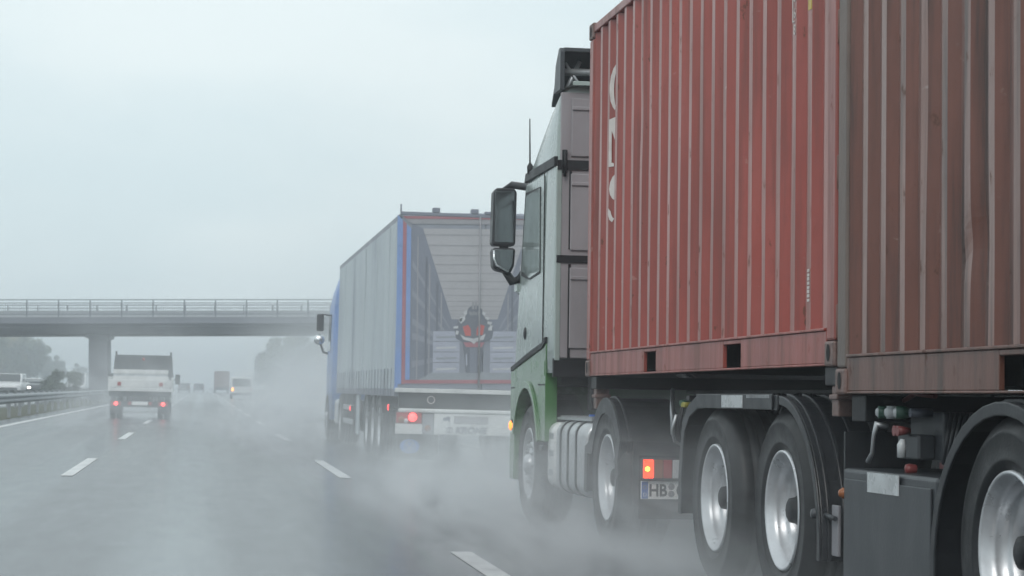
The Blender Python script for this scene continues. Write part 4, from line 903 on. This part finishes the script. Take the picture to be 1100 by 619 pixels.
# ------------------------------------------------------------------ white tipper truck
TX, TY = -2.02, 72.0
tt = thing("tipper_truck", "white tipper truck with dark cab guard and lit tail lamps, straddling the lane dashes", "truck", (TX, TY, 0))
def wheel_small(r, w_, parent, x, y, right, col="rim"):
    s = -1 if right else 1
    t_ = MB().lathe([(r * .62, .02), (r * .66, .0), (r * .86, -.006), (r * .97, .012), (r, .03), (r, w_ - .03), (r * .97, w_ - .012), (r * .62, w_)], (0, 0, 0), 24)
    if right: t_.v = [(-a, b, c) for a, b, c in t_.v]; t_.f = [f[::-1] for f in t_.f]
    wh = t_.build("wheel", "tyre"); wh.parent = parent; b = BASE[parent.name]; wh.location = Vector((x, y, r - .005)) - b
    h_ = MB().lathe([(0, .03), (r * .2, .03), (r * .3, .05), (r * .5, .06), (r * .6, .03), (r * .64, .01)], (0, 0, 0), 20)
    if right: h_.v = [(-a, b, c) for a, b, c in h_.v]; h_.f = [f[::-1] for f in h_.f]
    o = h_.build("wheel_rim", col); o.parent = wh
    return wh
MB().box((TX - 1.06, TY, .90), (TX + 1.06, TY + 3.1, 1.0)).build("bed_floor", "white", tt, .01)
for x in (-1.06, 1.02): MB().box((TX + x, TY + .05, 1.001), (TX + x + .04, TY + 3.1, 1.38)).build("bed_side", "white", tt, .01)
tg = MB().box((TX - 1.02, TY - .02, 1.03), (TX + 1.02, TY + .02, 1.28)).build("tailgate", "white", tt, .01)
MB().box((TX - .90, TY + .045, 1.28), (TX + .90, TY + .07, 1.40)).box((TX - .90, TY + .045, 1.48), (TX + .90, TY + .07, 1.62)).build("tailgate_board", "white", tt, .008)
B((TX - .90, TY + .06, 1.40), (TX + .90, TY + .068, 1.48)).build("tailgate_board", "reflector", tt)
for x in (-.70, .66): MB().box((TX + x - .05, TY - .036, 1.08), (TX + x + .07, TY - .021, 1.20)).build("gate_latch", "lamp_red", tg, .01)
for x in (-.96, .90): MB().prism([(TY + 3.0, 1.0), (TY + 3.08, 1.0), (TY + 3.08, 2.26), (TY + 3.0, 2.26)], 0, TX + x, TX + x + .06).build("guard_post", "tipdark", tt)
MB().box((TX - .90, TY + 3.02, 1.39), (TX + .90, TY + 3.06, 2.14)).build("cab_guard", "tipdark", tt)
for s in (-1, 1): MB().prism([(TX + s * .90, 1.39), (TX + s * 1.03, 1.39), (TX + s * .97, 2.1), (TX + s * .90, 2.1)], 1, TY + 2.99, TY + 3.03).build("guard_wing", "tipdark", tt)
MB().lathe([(0, -.02), (.05, -.01), (.05, 0)], (TX, TY + 3.019, 2.0), 10, ax=1).build("work_lamp", "lamp_red", tt)
MB().box((TX - 1.02, TY + .1, .72), (TX + 1.02, TY + .2, .899)).box((TX - .45, TY + .1, .45), (TX - .35, TY + 5, .72)).box((TX + .35, TY + .1, .45), (TX + .45, TY + 5, .72)).build("chassis_frame", "black", tt)
bmp = MB().box((TX - .98, TY - .01, .38), (TX + .98, TY + .09, .58)).build("rear_bumper", "plastic", tt, .01)
for x in (-.78, .76):
    MB().box((TX + x - .16, TY - .03, .41), (TX + x + .16, TY - .011, .56)).build("tail_lamp", "lamp_red", bmp, .006); MB().lathe([(0, -.02), (.055, -.015), (.065, 0)], (TX + x, TY - .031, .487), 14, ax=1).build("lit_tail_lamp", "red_hot", bmp)
for x in (-.34, .34): MB().box((TX + x - .05, TY - .03, .45), (TX + x + .05, TY - .011, .55)).build("fog_lens", "lamp_red", bmp)
B((TX - .26, TY - .025, .45), (TX + .26, TY - .011, .56)).build("number_plate", "plate", bmp)
MB().box((TX - .55, TY + .02, .18), (TX + .55, TY + .06, .26)).build("tow_bar", "steel", tt)
MB().prism([(TY + 3.25, .5), (TY + 5.6, .5), (TY + 5.65, 1.05), (TY + 5.0, 1.25), (TY + 4.45, 1.98), (TY + 4.2, 2.06), (TY + 3.3, 2.06), (TY + 3.25, 1.9)], 0, TX - .98, TX + .98).build("cab", "white", tt, .06, 3)
for s in (-1, 1):
    MB().tube([(TX + s * .96, TY + 4.5, 1.3), (TX + s * 1.10, TY + 4.45, 1.32)], .03, 6).box((TX + s * 1.08, TY + 4.38, 1.16), (TX + s * 1.25, TY + 4.48, 1.50)).build("side_mirror", "plastic", tt, .02)
    for y in (TY + .95,): 
        wheel_small(.36, .2, tt, TX + s * .99, y, s > 0); wheel_small(.36, .2, tt, TX + s * .77, y, s > 0)
    wheel_small(.36, .2, tt, TX + s * .96, TY + 4.7, s > 0)
    MB().box((TX + s * .70, TY + .50, .15), (TX + s * .99, TY + .515, .60)).build("mud_flap", "plastic", tt)

# ------------------------------------------------------------------ small distant vehicles
def van(name, label, cat, x, y, body, w_, ln, ht, rear=True, rot=0, lit=None, group=None, high=True):
    """ rear=True: we see its tail; the tail lies at y and the van goes on in +y. Otherwise its front faces us. """
    t = thing(name, label, cat, (x, y, 0), group=group); h = w_ / 2
    if rear: pr = [(y, .35), (y + ln, .35), (y + ln + .05, .8), (y + ln - .3, 1.05), (y + ln - (.9 if high else 1.2), 1.12), (y + ln - (1.6 if high else 1.9), ht), (y + (.12 if high else .5), ht), (y + .0, 1.05)]
    else: pr = [(y, .35), (y + ln, .35), (y + ln, ht - .1), (y + ln - .1, ht), (y + (1.6 if high else 2.0), ht), (y + (.8 if high else 1.2), 1.1), (y + .1, .95), (y - .04, .7)]
    MB().prism(pr, 0, x - h, x + h).build("body", body, t, .09, 3)
    if rear:
        MB().prism([(x - h + .14, 1.12), (x + h - .14, 1.12), (x + h - .2, ht - .16), (x - h + .2, ht - .16)], 1, y - .02, y + (.4 if not high else .1)).build("rear_window", "glass", t)
        for s in (-1, 1):
            m = "lamp_red" if not lit else ("amber_hot" if (lit == "left_amber" and s < 0) else "red_lit" if lit == "red" else "lamp_red")
            MB().box((x + s * (h - .16) - .07, y - .04, .72), (x + s * (h - .16) + .07, y + .02, .98)).build("tail_lamp", m, t, .01)
        B((x - .26, y - .03, .6), (x + .26, y - .005, .71)).build("number_plate", "plate", t); B((x - h + .03, y - .06, .36), (x + h - .03, y + .04, .56)).build("bumper", "plastic", t, .02)
    else:
        ya, yb = y + (.8 if high else 1.2), y + (1.6 if high else 2.0)
        MB().add([(x - h + .12, ya + .03, 1.16), (x + h - .12, ya + .03, 1.16), (x + h - .18, yb - .04, ht - .06), (x - h + .18, yb - .04, ht - .06)], [(0, 1, 2, 3)], False).build("windscreen", "glass", t).location = (0, -.03, .02)
        for s in (-1, 1): MB().box((x + s * (h - .2) - .11, y - .045, .66), (x + s * (h - .2) + .11, y + .05, .80)).build("headlamp", "head_lit" if lit else "lamp_white", t, .01)
        B((x - h + .3, y - .05, .42), (x + h - .3, y + .02, .62)).build("grille", "plastic", t)
    for s in (-1, 1):
        MB().prism([(y + ln * .35, 1.15), (y + ln * .68, 1.15), (y + ln * .66, ht - .16), (y + ln * .36, ht - .16)], 0, x + s * (h + .004), x + s * (h - .02)).build("side_window", "glass", t)
        for yy in (y + ln * .17, y + ln * .82): wheel_small(.34, .2, t, x + s * (h - .01), yy, s > 0)
    if rot: t.rotation_euler.z = rot
    return t
M["carwhite"] = mat("white_car_paint", (.72, .73, .74), .25, coat=.5)
M["cardark"] = mat("dark_car_paint", (.05, .055, .065), .25, coat=.5)
M["boxbrown"] = mat("brown_box_truck_side", (.22, .14, .12), .45, dirt=(.16, .11, .1), dirt_amt=.5)
van("van", "white van ahead in the right lane, half lost in spray, amber indicator lit", "van", 3.55, 195, "carwhite", 1.95, 5.0, 2.0, lit="left_amber")
van("car", "small dark car far ahead near the horizon, just right of the tipper truck's mirror", "car", -2.7, 330, "cardark", 1.8, 4.3, 1.5, high=False)
van("car", "dark car far ahead in the haze, midway between tipper truck and brown box truck", "car", -.55, 380, "cardark", 1.8, 4.3, 1.5, high=False)
bx = thing("box_truck", "faint brown box truck far ahead beside the white van", "truck", (3.2, 355, 0))
MB().box((1.95, 355, .95), (4.45, 362, 3.6)).build("box_body", "boxbrown", bx, .03); MB().box((2.0, 362.3, .6), (4.4, 364.4, 3.0)).build("cab", "cardark", bx, .1)
B((2.1, 355.3, .5), (4.3, 363, .94)).build("chassis_frame", "black", bx)
for s in (-1, 1):
    B((3.2 + s * 1.1 - .12, 354.96, .7), (3.2 + s * 1.1 + .12, 354.999, .88)).build("tail_lamp", "lamp_red", bx)
    for y in (356.6, 363.2): wheel_small(.48, .3, bx, 3.2 + s * 1.22, y, s > 0)
G3 = "oncoming traffic beyond the median"
van("van", "white oncoming van at the picture's left edge beyond the guardrail", "van", -16.6, 190, "carwhite", 2.1, 5.6, 1.85, rear=False, group=G3)
van("car", "oncoming car with headlights shining left of the round bush", "car", -12.2, 165, "cardark", 1.8, 4.3, 1.4, rear=False, lit=True, high=False, group=G3)
van("car", "pale oncoming car behind the one with shining headlights", "car", -15.4, 196, "carwhite", 1.8, 4.4, 1.5, rear=False, high=False, group=G3)
van("van", "white oncoming van seen between the round bush and the bridge pier", "van", -14.0, 245, "carwhite", 2.0, 5.6, 2.25, rear=False, group=G3)
for p in retire_later: retire(p)

# ------------------------------------------------------------------ road spray and haze
def spray_material(name, dens, fx=(.25, .75), fy=(.15, .8), scale=.8, top=1.6, stretch=(1, .35, 1), thr=(.36, .62), seed=0.):
    m = bpy.data.materials.new(name); m.use_nodes = True; t = m.node_tree; t.nodes.clear()
    tc = N(t, "ShaderNodeTexCoord"); s = N(t, "ShaderNodeSeparateXYZ"); L(t, tc.outputs["Generated"], s.inputs[0])
    mp = N(t, "ShaderNodeMapping"); mp.inputs["Scale"].default_value = stretch; mp.inputs["Location"].default_value = (seed, seed * 1.7, seed * .3); L(t, tc.outputs["Object"], mp.inputs[0])
    n = N(t, "ShaderNodeTexNoise", Scale=scale, Detail=5., Roughness=.6, Distortion=.7); L(t, mp.outputs[0], n.inputs[0])
    x, y, z = s.outputs
    ed = math_node(t, "MULTIPLY", maprange(t, x, 0, fx[0]), maprange(t, x, 1, fx[1]))
    ed = math_node(t, "MULTIPLY", ed, math_node(t, "MULTIPLY", maprange(t, y, 0, fy[0]), maprange(t, y, 1, fy[1])))
    zz = math_node(t, "POWER", math_node(t, "SUBTRACT", 1., z, clamp=True), top)
    d = math_node(t, "MULTIPLY", math_node(t, "MULTIPLY", ed, zz), maprange(t, n.outputs[0], *thr))
    v = N(t, "ShaderNodeVolumePrincipled"); v.inputs["Color"].default_value = (.945, .972, 1., 1); v.inputs["Anisotropy"].default_value = .1
    L(t, math_node(t, "MULTIPLY", d, dens), v.inputs["Density"])
    o = N(t, "ShaderNodeOutputMaterial"); L(t, v.outputs[0], o.inputs["Volume"]); return m
def spray(label, a, b, **kw):
    m = spray_material("spray_" + str(len(bpy.data.materials)), **kw); c = tuple((a[i] + b[i]) / 2 for i in range(2)) + (a[2],)
    o = B(a, b).build("spray_mist", m, base=c); tag(o, label, "spray", "road spray behind the vehicles", "stuff"); return o
spray("low white spray thrown up along the green truck's wheels", (1.0, 8.2, .01), (7.0, 25.0, 1.5), dens=1.4, fx=(.38, .8), fy=(.33, .8), scale=1.9, top=2.8, seed=1., stretch=(1.3, .13, 1.3), thr=(.33, .62))
spray("spray cloud trailing behind the curtain trailer", (1.0, 18.0, .011), (6.8, 32.0, 1.6), dens=.14, fx=(.3, .8), fy=(.35, .6), scale=.9, top=3.0, seed=3., stretch=(1.2, .16, 1.2), thr=(.08, .62))
spray("spray billowing along the left side of the curtain trailer", (-.3, 30.5, .012), (6.2, 66, 2.5), dens=.21, fx=(.42, .8), fy=(.12, .7), scale=.8, top=1.8, seed=5., stretch=(1.2, .16, 1.2))
spray("wide pale spray drifting over the right lane beyond the curtain trailer", (.4, 55, .013), (17, 165, 5.4), dens=.06, fx=(.42, .8), fy=(.2, .8), scale=.26, top=1.3, seed=8., thr=(.25, .6))
spray("thin spray behind the white tipper truck", (-4.4, 46, .014), (.6, 74, 3.2), dens=.075, fx=(.3, .7), fy=(.5, .97), scale=.7, top=.9, seed=11.)
spray("thin mist of spray hanging round the curtain trailer's rear", (-.5, 16, .015), (7.4, 31.5, 5.5), dens=.022, fx=(.35, .8), fy=(.3, .95), scale=.35, top=.5, seed=14., thr=(.1, .6))
hm = bpy.data.materials.new("haze_air"); hm.use_nodes = True; t = hm.node_tree; t.nodes.clear()
v = N(t, "ShaderNodeVolumePrincipled"); v.inputs["Color"].default_value = (.885, .942, 1., 1); v.inputs["Density"].default_value = .0025; v.inputs["Anisotropy"].default_value = .2
o = N(t, "ShaderNodeOutputMaterial"); L(t, v.outputs[0], o.inputs["Volume"])
hz = B((-700, -100, -1.1), (700, 1300, 16)).build("haze", hm); tag(hz, "pale rain haze filling the air over the whole motorway", "haze", None, "stuff")
